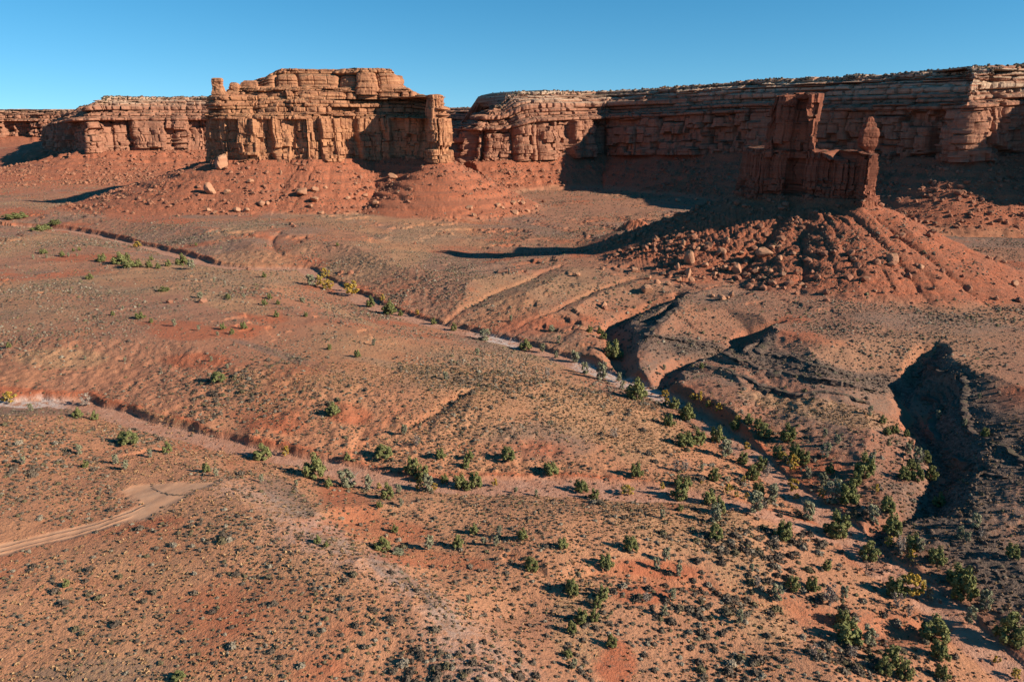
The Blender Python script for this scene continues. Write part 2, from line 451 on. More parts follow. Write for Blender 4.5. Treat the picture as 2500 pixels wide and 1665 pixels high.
def H(x, y, full=False):
    """terrain height at arrays x, y; with full=True also the material masks and owner ids"""
    x = np.asarray(x, dtype=np.float64); y = np.asarray(y, dtype=np.float64)
    z = base_h(x, y)
    dist = np.hypot(x, y)
    n1 = fbm(x / 90.0, y / 90.0, 4, 3); n2 = fbm(x / 22.0, y / 22.0, 4, 9); n3 = fbm(x / 5.0, y / 5.0, 3, 21)
    amp = 1 + 2.5 * sstep(900, 1500, dist)
    z += n1 * 1.3 * amp + n2 * 0.48 + n3 * 0.20
    # low swells crossed by small rills on the red hills
    u1 = (x * 0.80 + y * 0.60); v1 = (-x * 0.60 + y * 0.80)
    rl = ridged(u1 / 55.0 + 0.3 * n2, v1 / 21.0 + 0.6 * n1, 3, 41)
    hillm = sstep(240, 330, dist) * sstep(1050, 800, dist)
    z += hillm * (rl - 0.55) * 1.15
    # thin hard beds crop out as low ledges on the hills
    q = (z + 0.5 * n3 + 0.02 * x) / 1.5; fr = q - np.floor(q)
    lm = hillm * sstep(-0.15, 0.35, fbm(x / 70., y / 70., 3, 144))
    z += lm * (sstep(0.0, 0.12, fr) - fr) * 1.5
    ledge = lm * sstep(0.22, 0.02, fr)
    # diagonal ribs west of the tower butte
    ribc = np.exp(-(((x - 5) / 95.0) ** 2 + ((y - 360) / 70.0) ** 2))
    rib = ridged((x * 0.82 + y * 0.57) / 120.0, (-x * 0.57 + y * 0.82) / 24.0 + 0.25 * n2, 2, 77)
    z += ribc * (rib - 0.5) * 5.5
    darkm = np.zeros_like(z); wash = np.zeros_like(z); salt = np.zeros_like(z); rockm = np.zeros_like(z); redm = np.zeros_like(z); talm = np.zeros_like(z)
    owner = np.zeros(x.shape[0], dtype=np.int8)
    wx = x + n2 * 4 + n3 * 1.0; wy = y + fbm(x / 18.0 + 50, y / 18.0, 4, 63) * 5
    # benches
    for P, top, k, L in ((BENCH_P, 6.0, 10.5, 22.0), (BENCH2_P, 0.0, 8.0, 8.0)):
        s_, arc_ = formation_sd(wx, wy, P, 160.0)
        cut = n3 * 0.8 + fbm(x / 9.0, y / 9.0, 3, 88) * 1.2
        s_ = s_ + cut
        so = np.maximum(s_, 0)
        if top > 3:
            pxa, _, _ = project(x, y, 0 * x + 4.0)
            rt = sstep(2160, 2270, pxa); L = 22.0 - 15.0 * rt; k = 10.5 + 6.5 * rt
        prof = top + 0.9 * np.exp(-(s_ / 6.0) ** 2) - 3.6 * sstep(0.0, 1.5, s_) - (k - 3.6) * (1 - np.exp(-so / L))
        flat = (s_ < 0) * 1.0
        if top > 5:
            prof = np.where(s_ < 0, np.maximum(prof, top + 0 * z) + n2 * 0.5 + n3 * 0.15, prof)
        else:
            prof = np.where(s_ < 0, top + n2 * 0.6 + n3 * 0.2, prof)
        rill = ridged(arc_ / 9.0 + n3 * 0.2, so / 40.0, 2, 55)
        q = (prof + 0.8 * n2) / 1.9; fr = q - np.floor(q)
        prof = prof + (s_ > 2) * np.exp(-so / 60) * (sstep(0.0, 0.22, fr) - fr) * 2.0
        prof -= (s_ > 1) * np.clip(so / 8, 0, 1) * np.exp(-so / 30) * (1 - rill) * 1.7
        up = prof > z
        far = so < 150
        if top > 3:
            wl = sstep(1400, 1530, pxa)
            z = np.where(far, z + (np.maximum(z, prof) - z) * wl, z)
            darkm = np.maximum(darkm, wl * sstep(-14, -2, s_ + n2 * 5) * sstep(58, 30, so) * 0.9)
            darkm = np.maximum(darkm, wl * (s_ < 0) * 0.45)
        else:
            wl = 1.0
            z = np.where(far, np.maximum(z, prof), z)
        if top < 5 or True:
            rm = np.exp(-(np.maximum(s_ - 2, 0) / 7.0) ** 2) * sstep(-6, -2, s_ + n2 * 3)
            rm = rm * (0.45 + 0.55 * sstep(-0.35, 0.25, n2 + n1 * 0.6 + 0.25))
            rockm = np.maximum(rockm, rm * 0.95 * (wl if top < 3 else sstep(1500, 1560, pxa)))
            redm = np.maximum(redm, up * (s_ > 3) * (s_ < 40) * 0.45 * sstep(-0.1, 0.4, fbm(x / 14., y / 14., 3, 101)))
    # gullies and washes
    for i, G in enumerate(GULLIES):
        P = PZ(G); fz = [g[2] for g in G]
        big = i < 3
        d, sdv, f, arc = polydist(wx, wy, P, 60.0, fz)
        wd = 1.4 if big else 0.5
        ex = np.maximum(d - wd, 0)
        if big: car = f + np.where(sdv > 0, np.minimum(ex * 1.0, 4.0 + ex * 0.36), np.minimum(ex * 0.8, 2.2 + ex * 0.20) + (ex / 20.0) ** 2)
        else: car = f + np.minimum(ex * 0.5, 0.7 + ex * 0.13) + (ex / 20.0) ** 2
        m = d < 59.9
        nz = np.where(m, np.minimum(z, car), z)
        redm = np.maximum(redm, np.clip((z - nz) / 1.5, 0, 1) * 0.5 * sstep(6, 2, ex))
        if i == 2: rockm = np.maximum(rockm, (sdv > 0) * np.clip((z - nz) / 1.5, 0, 1) * sstep(26, 14, ex) * 0.9)
        z = nz
    for i, (G, wd, st, ge) in enumerate(((WASH_A, 3.6, 2.0, 0.22), (WASH_B, 3.4, 2.0, 0.16))):
        G = [tuple(q) for q in catmull(G, 60)]
        P = PZ(G); fz = [g[2] for g in G]
        d, sdv, f, arc = polydist(x + n2 * 2.0, y + n3 * 0.6, P, 70.0, fz)
        wob = fbm(arc / 7.0, arc * 0 + 3.3, 3, 12) * 1.3 + fbm(arc / 30.0, arc * 0 + 9, 2, 15) * 1.5
        wdv = wd + wob
        ex = np.maximum(d - wdv, 0)
        north = sdv > 0
        scal = fbm(x / 2.2, y / 2.2, 2, 31) * 0.5
        px0, _, _ = project(x, y, f)
        hb = (0.7 + 1.2 * sstep(900, 840, px0)) if i == 0 else 1.4 - 0.8 * sstep(1780, 1850, px0) + 2.6 * sstep(1380, 1500, px0) * sstep(1900, 1750, px0) + 1.2 * sstep(560, 500, px0)
        hb = hb * (1 + 0.3 * fbm(arc / 20.0, arc * 0 + 5, 2, 19))
        bank = np.where(north, np.minimum(ex * st, hb + ex * 0.14), ex * ge) + (ex / 24.0) ** 2
        bank = np.where(north & (ex > 0), bank + scal * np.clip(ex, 0, 1), bank)
        m = d < 69.9
        nz = np.where(m, np.minimum(z, f + bank + n3 * 0.08), z)
        dz = z - nz
        fl = sstep(1.0, -0.5, d - wdv) * m
        wash = np.maximum(wash, fl)
        redm = np.maximum(redm, north * np.clip(dz / 0.8, 0, 1) * 0.95 * (1 - fl) * sstep(hb / st + 2.5, hb / st + 0.5, ex))
        px, py, _ = project(x, y, nz)
        if i == 0: salt = np.maximum(salt, fl * sstep(190, 120, px))
        else: salt = np.maximum(salt, fl * sstep(1130, 1200, px) * sstep(1290, 1240, px))
        if i == 1: salt = np.maximum(salt, fl * sstep(1380, 1420, px) * sstep(1720, 1560, px))
        z = nz
    # talus aprons round the two buttes
    for oid, P, zc, slope, apr, seed in ((1, BUTTE_A, ZA + 0.5, 0.57, 6.0, 200), (2, BUTTE_B, ZB + 0.5, 0.64, 4.5, 300)):
        cx = np.mean([p[0] for p in P]); cy = np.mean([p[1] for p in P])
        s_, arc = formation_sd(x, y, P, 260.0)
        so = np.maximum(s_, 0)
        az = np.arctan2(y - cy, x - cx)
        R = np.hypot(x - cx, y - cy)
        lf = sstep(0.2, 1.0, -np.cos(az)) * sstep(-0.9, 0.5, np.sin(az)+0.6)
        sl = slope * (1 - (0.46 if oid == 1 else 0.25) * lf)
        fr_ = np.clip(-np.sin(az), 0, 1)
        sl = sl * (1 - (0.12 if oid == 2 else 0.05) * fr_ ** 1.5)
        sl = sl * (1 + 0.12 * fbm(arc / 45.0, arc * 0 + 2, 2, seed + 1))
        fq = 11.0 if oid == 1 else 7.5
        sa = az * (44.0 if oid == 2 else 110.0) + n2 * 0.5 + fbm(x / 60., y / 60., 2, seed + 3) * 3
        ic1, tc1, _ = cells(sa, fq * 0.62, seed + 7); _, tc2, _ = cells(sa + 1.5 * n1, fq * 2.3, seed + 8)
        rn_ = ridged(sa / 8.5 + 0.02 * so, so / 55.0 + sa / 40.0, 3, seed + 61)
        g1 = 1 - (1 - np.sqrt(np.clip(1 - np.abs(tc1) ** 2.2, 0, 1))) * (0.25 + 1.1 * hsh(ic1, ic1 * 0, seed + 9)) * sstep(-0.8, 0.4, fbm(sa / 9.0, so / 18.0, 2, seed + 10) + 0.1); g2 = np.sqrt(np.clip(1 - tc2 ** 2, 0, 1))
        g1 = 0.45 * g1 + 0.55 * np.clip(rn_ * 1.5 - 0.1, 0, 1)
        lin = zc - so * sl
        ap = apr * np.exp(-so / 42.0)
        gul = np.clip(so / 10.0, 0, 1) * sstep(115 if oid == 2 else 110, 55, so)
        dep = (3.4 if oid == 2 else 1.4) * sstep(-0.7, 0.3, fbm(x / 30., y / 30., 2, seed + 5) + 0.2 + 0.5 * (az > -1.9))
        lin = lin - gul * ((1 - g1) * dep + (1 - g2) * dep * 1.0) + gul * dep * 0.35
        ic3, tc3, _ = cells(sa * (1 + so / 90.0), 2.9, seed + 11)
        lin = lin - gul * (1 - np.sqrt(np.clip(1 - tc3 ** 2, 0, 1))) * (1.0 if oid == 2 else 0.6) * (0.3 + hsh(ic3, ic3 * 0, seed + 12))
        # harder beds make small steps
        q = (lin + 1.2 * n1) / (5.5 if oid == 2 else 7.5)
        fr = q - np.floor(q)
        lin = lin + gul * (sstep(0.0, 0.30, fr) - fr) * (0.9 if oid == 2 else 2.2)
        rough = fbm(x / 3.2, y / 3.2, 3, seed + 29)
        lin = lin + np.clip(so / 4, 0, 1) * rough * (0.28 + 0.9 * sstep(-1.3, -1.7, az))
        kk = 4.0
        hh = np.maximum(lin, ap + 0 * lin)
        hs = kk * np.logaddexp(lin / kk, ap / kk) - 0
        tz = np.where(s_ < 0, zc, hs)
        tz = np.where(s_ < 250, tz, 0)
        add = sstep(255, 120, so)
        nz = z * (1 - np.clip(tz / zc, 0, 1)) + np.maximum(tz - 2.6, 0) * 1.0 * add
        nz = np.where(s_ < 0, zc, nz)
        nz = np.where(so < 250, nz, z)
        edge = lin - ap
        tm = sstep(-4, 4, edge + n2 * 4)
        talm = np.maximum(talm, tm); rockm = rockm * (1 - tm); redm = redm * (1 - tm)
        wash = wash * (1 - tm)
        own = (edge + 1.5 * n2 > -1.0)
        owner[own & (so < 200)] = oid
        z = nz
    # talus of the long mesas
    for oid, MP, W1, W2 in ((3, MESA_P, 55.0, 120.0), (4, MESA2_P, 120.0, 300.0)):
        d, sdv, f, arc = polydist(x, y, MP[:, :2], 900.0, MP[:, 2])
        # path runs left to right; the mesa is on its left side
        bk = [(MP[-1, 0] + 2500, MP[-1, 1] + 500), (MP[-1, 0] + 2500, 9000), (MP[0, 0] - 600, 9000), (MP[0, 0] - (0 if oid == 3 else 2000), 4200)]
        ins_ = inpoly(x, y, [tuple(q) for q in MP[:, :2]] + bk)
        s_ = np.where(ins_, -d, d)
        near = d < 899
        so = np.maximum(s_, 0)
        east = sstep(-60, 40, x) if oid == 3 else 0 * x
        g1 = ridged(arc / 26.0 + 0.5 * n2, so / 260.0, 3, 501 + oid)
        lin = f * (1 - so / (75.0 + 0 * so))
        gentle = f * (0.62 * np.exp(-(so / 75.0) ** 1.3) + 0.38 * np.exp(-so / 120.0))
        steep = 3.0 * np.logaddexp((f - so * 0.52) / 3.0, 5.0 * np.exp(-so / 50.0) / 3.0) - 2.2
        tz = gentle * (1 - east) + steep * east
        gul = np.clip(so / 15, 0, 1) * np.exp(-so / (70.0 + 0 * so))
        tz = tz - gul * (1 - g1) * (10.0 * east + 11.0 * (1 - east)) + gul * fbm(x / 9., y / 9., 3, 611) * 3.5
        q = (tz + 1.5 * n1) / 7.0; fr = q - np.floor(q)
        tz = tz + gul * (sstep(0, .3, fr) - fr) * 3.0
        tz = np.where(s_ < 0, f, np.maximum(tz, 0))
        up = near & (tz > 0.3)
        nz = np.where(near, np.maximum(z, 0) * (1 - np.clip(tz / 12., 0, 1)) + np.minimum(z, 0) * (1 - np.clip(tz / 12., 0, 1)) + tz, z)
        nz = np.where((s_ < 0) & near, f - 0.0, nz)
        keepbutte = owner > 0
        z = np.where(keepbutte, np.maximum(z, nz * 0), nz)
        tm = sstep(1.0, 6, tz + n2 * 3) * near * (~keepbutte)
        talm = np.maximum(talm, tm)
        owner[up & ~keepbutte & (tz > 4.5 + 2 * n2)] = oid
    # a small red mound left of the tower butte
    mx, my = at_z(1555, 570, 3)
    mr = np.hypot((x - mx) / 1.7, (y - my)) + n3 * 1.5
    mz = 12.0 * np.exp(-(mr / 9.0) ** 2) * (0.75 + 0.4 * ridged(np.arctan2(y - my, x - mx) * 2.4, mr / 40, 2, 91))
    z = z + mz; redm = np.maximum(redm, sstep(1.0, 3.0, mz)); 
    if not full: return z
    px, py, dep = project(x, y, z)
    # painted zones: straw grass, grey gravel, bare red soil, track
    tan = sstep(0.05, 0.5, fbm(x / 60., y / 60., 4, 700) + 0.1) * 0.75
    grey = sstep(0.0, 0.4, fbm(x / 75., y / 48., 4, 720)) * 0.8
    grey *= sstep(160, 260, dist) * 0.9 + 0.25
    grey = np.maximum(grey, darkm * sstep(-0.6, 0.1, n2 + 0.3)); tan = tan * (1 - darkm)
    grey = np.maximum(grey, ribc * 0.6)
    grey = np.maximum(grey, 0.42 * sstep(230, 330, dist) * sstep(-0.7, 0.2, n2 + n1))
    red = sstep(0.22, 0.50, fbm(x / 34., y / 26., 4, 740)) * 0.9
    def blob(cx, cy, rx, ry, rot=0.0):
        a = (px - cx); b = (py - cy)
        c, s = math.cos(rot), math.sin(rot)
        e = ((a * c + b * s) / rx) ** 2 + ((-a * s + b * c) / ry) ** 2 + n2 * 0.5
        return sstep(1.35, 0.55, e)
    for a in ((1560,1050,110,80,.5),(1480,1020,220,60,.2),(1780,1330,70,200,-.5),(1600,1280,170,50,.4),(1850,1500,120,60,.7),(150,875,110,25,0),(560,740,120,22,.2),(1150,930,180,35,.2),
              (400,650,130,10,.1),(1250,850,200,8,.36),(850,770,100,8,.4),(400,1030,110,18,.3),(2000,1000,200,30,.2),(1000,620,60,25,0),(1420,1500,70,120,0)):
        tan = np.maximum(tan, blob(*a) * 0.95)
    for a in ((850,1010,70,28,.2),(450,810,95,22,0),(330,690,120,12,0),(420,790,90,8,0),(820,700,90,16,.1),(620,760,80,24,.2),(480,880,90,20,0),(900,1290,160,32,.1),(1050,1365,170,22,.1),
              (1600,1390,130,30,.1),(1570,1450,90,30,0),(850,1230,90,40,.3),(700,640,120,16,0),(60,520,60,14,0),(1500,1610,60,50,.9),(2440,720,80,22,0),(350,530,130,14,.1),(100,960,120,10,.1)):
        red = np.maximum(red, blob(*a) * 0.85)
    for a in ((700,1210,90,35,.6),(800,1310,60,30,.6),(960,1400,80,22,.6),(1080,1500,80,24,.9),(200,690,200,26,.1),(620,560,190,20,0),(1130,640,140,30,.1),(250,1640,190,30,-.1),(1000,900,210,10,.2),(700,870,160,9,.3),(1300,1080,150,50,0)):
        grey = np.maximum(grey, blob(*a) * 0.8)
    sand = np.maximum(sstep(215, 150, dist + x * 0.35 + n1 * 25) * 0.85, 0)
    for a in ((1250,1080,330,70,.1),(1480,1020,230,60,.3),(1100,1290,500,90,.1),(2000,1420,350,160,.5),(1750,1200,220,90,.4)):
        sand = np.maximum(sand, blob(*a) * 0.7)
    sand = sand * (0.75 + 0.5 * n2)
    d, _, _, _ = polydist(x, y, TRACK, 30.0)
    track = sstep(3.0, 1.6, d + n3 * 0.6)
    track = track * (1 - 0.55 * np.exp(-((np.abs(d) - 0.95) / 0.28) ** 2))
    s_, _ = formation_sd(x, y, PAD, 40.0)
    track = np.maximum(track, sstep(1.8, -1.6, s_ + n3 * 2.6))
    RIDGE = PZ([(560,1172),(640,1195),(700,1235),(760,1310),(880,1362),(1000,1440),(1080,1520),(1180,1640),(1230,1720)], 4.5)
    d, _, _, _ = polydist(x, y, RIDGE, 40.0)
    ridge = sstep(9.0, 1.0, d + n2 * 5 + n3 * 2) * 0.8
    salt = np.maximum(salt, ridge * 0.33)
    wash = np.clip(wash, 0, 1)
    red = np.maximum(red * (1 - 0.5 * tan), redm); red = np.maximum(red, ledge * 0.8)
    m1 = np.stack([wash, track, red, np.clip(talm, 0, 1)], -1)
    m2 = np.stack([tan * (1 - track), grey * (1 - red * 0.8), salt, np.clip(rockm, 0, 1)], -1)
    return z, m1, m2, owner, np.clip(sand, 0, 1)

# ------------------------------------------------------------------ the ground: one sheet on rings round the viewpoint's foot, dense where it matters
ROWS_STEP = 0.0026
fine = np.linspace(-math.radians(39.5), math.radians(39.5), 1230)
da = fine[1] - fine[0]
ext = []; a = fine[-1]; st = da
while a < math.pi - 0.1:
    st = min(st * 1.12, 0.16); a += st
    if a < math.pi - 0.02: ext.append(a)
ext = np.array(ext)
ANG = np.concatenate([-ext[::-1], fine, ext])            # azimuth from +Y, clockwise
rr = [2.0, 8.0, 18.0, 30.0, 42.0, 52.0, 60.0, 66.0, 71.0, 75.0, 78.5]
r = 80.0
while r < 1700:
    rr.append(r); r *= 1 + ROWS_STEP
while r < 22000:
    rr.append(r); r *= 1.012 if r < 3500 else 1.06
RAD = np.array(rr)
NA, NR = len(ANG), len(RAD)
AA, RR = np.meshgrid(ANG, RAD)
GX = (RR * np.sin(AA)).ravel(); GY = (RR * np.cos(AA)).ravel()
GZ, M1, M2, OWN, SAND = H(GX, GY, True)
ZG = GZ.reshape(NR, NA)
print('terrain', NR, NA, round(time.time() - T0, 1))
def _cols(aa):
    return np.interp(aa, ANG, np.arange(NA))
LR = np.log(RAD)
def ground_z(x, y):
    x = np.asarray(x, float); y = np.asarray(y, float)
    j = _cols(np.arctan2(x, y)); i = np.interp(np.log(np.hypot(x, y)), LR, np.arange(NR))
    j0 = np.clip(np.floor(j).astype(int), 0, NA - 2); i0 = np.clip(np.floor(i).astype(int), 0, NR - 2)
    fj = j - j0; fi = i - i0
    return (ZG[i0, j0] * (1 - fi) * (1 - fj) + ZG[i0 + 1, j0] * fi * (1 - fj) + ZG[i0, j0 + 1] * (1 - fi) * fj + ZG[i0 + 1, j0 + 1] * fi * fj)
def mask_at(M, ch, x, y):
    j = np.clip(np.round(_cols(np.arctan2(x, y))).astype(int), 0, NA - 1)
    i = np.clip(np.round(np.interp(np.log(np.hypot(x, y)), LR, np.arange(NR))).astype(int), 0, NR - 1)
    v = M.reshape(NR, NA, -1)[i, j, ch] if M.ndim == 2 else M.reshape(NR, NA)[i, j]
    return v
def hit(px, py):
    """where the line of sight through a photo pixel meets the ground"""
    dx, dy, dz = ray(px, py)
    az = math.atan2(dx, dy); h = math.hypot(dx, dy)
    z = CAMZ + dz / h * RAD
    j = _cols(az); j0 = int(j); fj = j - j0
    g = ZG[:, j0] * (1 - fj) + ZG[:, min(j0 + 1, NA - 1)] * fj
    k = np.nonzero((z < g) & (RAD > 70))[0]
    if len(k) == 0: return None
    k = k[0]
    d0 = z[k - 1] - g[k - 1]; d1 = g[k] - z[k]
    t = d0 / (d0 + d1 + 1e-9)
    rr_ = RAD[k - 1] + (RAD[k] - RAD[k - 1]) * t
    x = rr_ * math.sin(az); y = rr_ * math.cos(az)
    zz = CAMZ + dz / h * rr_
    return x, y, zz, y * CP + (CAMZ - zz) * SP
GROUND = ground_material()
allf = grid_faces(NR, NA)
fo = OWN[allf[:, 0]]
def sub_mesh(name, faces, parent=None):
    used = np.unique(faces)
    remap = np.zeros(len(GX), dtype=np.int32); remap[used] = np.arange(len(used))
    V = np.stack([GX[used], GY[used], GZ[used]], -1)
    return mesh_np(name, V, remap[faces], GROUND, True, {'m1': M1[used], 'm2': M2[used], 'sand': SAND[used]}, parent)
ground = tag(sub_mesh("ground", allf[fo == 0]), kind="structure")
# ------------------------------------------------------------------ rock formations
R_A = rock_material('orange_sandstone', (0.460, 0.215, 0.105), (0.310, 0.130, 0.070), (0.53, 0.290, 0.160), topz=(126, 140), varnish=0.75)
R_B = rock_material('dark_red_sandstone', (0.300, 0.105, 0.058), (0.200, 0.070, 0.042), (0.36, 0.16, 0.10), topz=(300, 310), varnish=0.7, strata=0.35)
R_M = rock_material('mesa_sandstone', (0.400, 0.180, 0.105), (0.280, 0.120, 0.075), (0.48, 0.27, 0.17), topz=(93, 108), varnish=0.6, bump=0.8)

def closed_outline(P, step):
    P = [np.array(p) for p in P]
    Q = catmull([P[-2], P[-1]] + P + [P[0], P[1]], step)
    # cut the part between first P and its repeat
    Q = np.array(Q)
    d0 = np.hypot(*(Q - P[0]).T)
    n = len(Q)
    i0 = int(np.argmin(d0[: n // 2])); i1 = n // 2 + int(np.argmin(d0[n // 2:]))
    return Q[i0:i1]
def outline_frame(Q, closed, smooth):
    """outward normals (to the right of travel for a counter-clockwise... decided by area) and arc length"""
    n = len(Q)
    if closed:
        area = 0.5 * np.sum(Q[:, 0] * np.roll(Q[:, 1], -1) - np.roll(Q[:, 0], -1) * Q[:, 1])
        if area < 0: Q = Q[::-1].copy()
        T = np.roll(Q, -1, 0) - np.roll(Q, 1, 0)
    else:
        T = np.gradient(Q, axis=0)
    k = max(1, int(smooth)); ker = np.hanning(2 * k + 3)[1:-1]; ker /= ker.sum()
    T = T / (np.hypot(*T.T)[:, None] + 1e-9)
    S = np.zeros_like(T)
    for a in range(2):
        if closed: arr = np.concatenate([T[-k:, a], T[:, a], T[:k, a]]) if k < n else T[:, a]
        else: arr = np.concatenate([np.full(k, T[0, a]), T[:, a], np.full(k, T[-1, a])])
        S[:, a] = np.convolve(arr, ker, 'same')[k:k + n] if len(arr) > n else arr
    S /= np.hypot(*S.T)[:, None] + 1e-9
    N = np.stack([S[:, 1], -S[:, 0]], -1)
    s = np.concatenate([[0], np.cumsum(np.hypot(*(Q[1:] - Q[:-1]).T))])
    return Q, N, s

def profile(segs, seed, dz):
    """rows of (inset, height, stratum id, t within stratum, style, fraction of whole height)"""
    rg = random.Random(seed)
    rows = []; ins = 0.0; z = 0.0; k = 0
    for sg in segs:
        kind, hgt, inset = sg[0], sg[1], sg[2]
        if kind == 'cliff':
            tiers = sg[3]
            for fr0, fr1, step_in in tiers:
                n = max(3, int(round(hgt * (fr1 - fr0) / dz)))
                for i in range(n + 1):
                    t = i / n
                    rows.append((ins + inset * (fr1 - fr0) * t, z + hgt * (fr0 + (fr1 - fr0) * t), k, 2 * t - 1, 0, 0))
                ins += inset * (fr1 - fr0) + step_in; k += 1
            z += hgt
        elif kind == 'ledges':
            th = sg[3]; hs = []
            while sum(hs) < hgt: hs.append(th * rg.choice((0.5, 0.7, 1.0, 1.0, 1.5, 2.1)))
            sc_ = hgt / sum(hs); tr = [rg.uniform(0.3, 1.6) for _ in hs]; st = sum(tr)
            for hk, q in zip(hs, tr):
                hk *= sc_; n = max(3, int(round(hk / dz)))
                for i in range(n + 1):
                    t = i / n
                    rows.append((ins, z + hk * t, k, 2 * t - 1, 1, 0))
                tread = inset * q / st; m = max(1, int(tread / (dz * 2.0)))
                for i in range(1, m + 1):
                    rows.append((ins + tread * i / (m + 1), z + hk + 0.12 * hk * i / (m + 1), k, 1.0, 3, 0))
                ins += tread; z += hk; k += 1
        elif kind == 'domes':
            n = max(6, int(hgt / dz))
            for i in range(n + 1):
                t = i / n
                rows.append((ins + inset * (1 - math.sqrt(max(0, 1 - t ** 3.2))), z + hgt * t, k, 2 * t - 1, 2, t))
            z += hgt; ins += inset; k += 1
    return np.array(rows)

def displace(s, rows, seed, cw=(16.0, 5.0), amp=1.0, dome=(13.0, 3.0)):
    """outward displacement (R,M) and height shift (R,M)"""
    R = len(rows); M = len(s)
    S = np.broadcast_to(s[None, :], (R, M)).astype(np.float64)
    Zr = np.broadcast_to(rows[:, 1][:, None], (R, M))
    K = np.broadcast_to(rows[:, 2][:, None], (R, M)).astype(np.int64)
    T = np.broadcast_to(rows[:, 3][:, None], (R, M))
    ST = rows[:, 4]
    Sw = S + 1.2 * fbm(S / 30.0, Zr / 9.0, 2, seed + 5) * cw[1] / 5
    i1, t1, w1 = cells(Sw, cw[0], seed)
    i2, t2, w2 = cells(Sw + K * 37.7, cw[1], seed + 1)
    i3, t3, w3 = cells(Sw + K * 11.3, cw[1] * 0.42, seed + 2)
    # the bedding joints sit at different heights in neighbouring columns
    zs_ = rows[:, 1]; cl = ST == 0
    if cl.any():
        zi = np.clip(Zr + (hsh(i1, i1 * 0, seed + 21) - 0.5) * 7.0 * cw[1] / 5.0 + (hsh(i2, i2 * 0, seed + 22) - .5) * 3.0 * cw[1] / 5.0, zs_[cl].min(), zs_[cl].max())
        ii = np.clip(np.searchsorted(zs_[cl], zi), 0, cl.sum() - 1)
        K = np.where(cl[:, None], rows[cl][:, 2][ii].astype(np.int64), K); T = np.where(cl[:, None], rows[cl][:, 3][ii], T)
    a1 = hsh(i1, i1 * 0, seed + 3); a2 = hsh(i2, K, seed + 4); a3 = hsh(i3, K, seed + 6)
    fine = fbm(S / (cw[1] * 0.5), Zr / (cw[1] * 0.35), 4, seed + 8)
    med = fbm(S / (cw[0] * 1.2), Zr / (cw[0] * 1.6), 3, seed + 9)
    sc0 = cw[1] / 5.0
    d = np.zeros((R, M))
    a1k = hsh(i1, K, seed + 15); crk = (hsh(i2, K, seed + 16) > 0.45); fin3 = (a1k > 0.55)
    bsh = np.clip((1 - np.abs(t1)) * 5, 0, 1) ** 0.5
    c = (a1 - 0.5) * 3.0 + (a1k - 0.5) * 1.6 - np.where(a1 < 0.30, 4.2, 0) * bsh - np.where((a1k < 0.3) & (a1 >= 0.30), 2.6, 0) * bsh * np.clip((1 - np.abs(T)) * 7, 0, 1) + (a2 - 0.5) * 1.6 + (a3 - .5) * 0.4 * fin3
    c = c - 2.2 * np.abs(t1) ** 14 - 1.5 * np.abs(t2) ** 12 * crk - 0.5 * np.abs(t3) ** 10 * fin3
    c = c + (hsh(i2, K, seed + 24) - 0.5) * 2.2 * t2 + (hsh(i1, K, seed + 25) - 0.5) * 3.0 * t1
    c = c + fine * 0.55 + med * 2.6 - 0.5 * np.exp(-((np.abs(T) - 1) / 0.03) ** 2)
    broad = fbm(S / (cw[0] * 2.2) + K * 0.35, K * 0.9, 3, seed + 18)
    l = (hsh(i2, K, seed + 24) - 0.5) * 1.8 * t2 + (a1k - 0.5) * 3.2 + (a2 - 0.5) * 2.0 + (a3 - 0.5) * 0.5 + 1.25 * np.clip(1 - np.abs(T) ** 4, 0, 1) ** 0.5 - 1.5 * np.abs(t2) ** 9 * crk - 0.8 * np.abs(t1) ** 6 + fine * 0.7 + broad * 4.5
    i4, t4, w4 = cells(Sw, dome[0], seed + 12)
    a4 = hsh(i4, i4 * 0, seed + 13)
    crk_ = hsh(i2, K, seed + 16) > 0.5
    rnd = np.sqrt(np.clip(1 - np.abs(t4) ** 4.5, 0.0, 1))
    bed = (vnoise(a4 * 50 + S / 40.0, Zr / 1.5, seed + 31) - 0.5) * 2.4 - 1.1 * np.abs(t2) ** 12 * crk_
    q = (rnd - 1.0) * dome[1] * 1.3 + (a4 - 0.5) * 4.0 + bed + fine * 0.6 + med * 1.5
    d = np.where(ST[:, None] == 0, c, np.where(ST[:, None] == 2, q, l)) * amp * sc0
    dz = np.zeros((R, M))
    dz = np.where(ST[:, None] == 3, (fine * 0.7 + 0.4 * np.abs(fbm(S / 2.1, K * 3.3 + rows[:, 0][:, None] / 2.1, 3, seed + 14))) * sc0, 0)
    dz = dz + rows[:, 5][:, None] * ((rnd - 1) * dome[1] * 1.1 + (a4 - 0.6) * dome[1] * 0.9)
    return d, dz

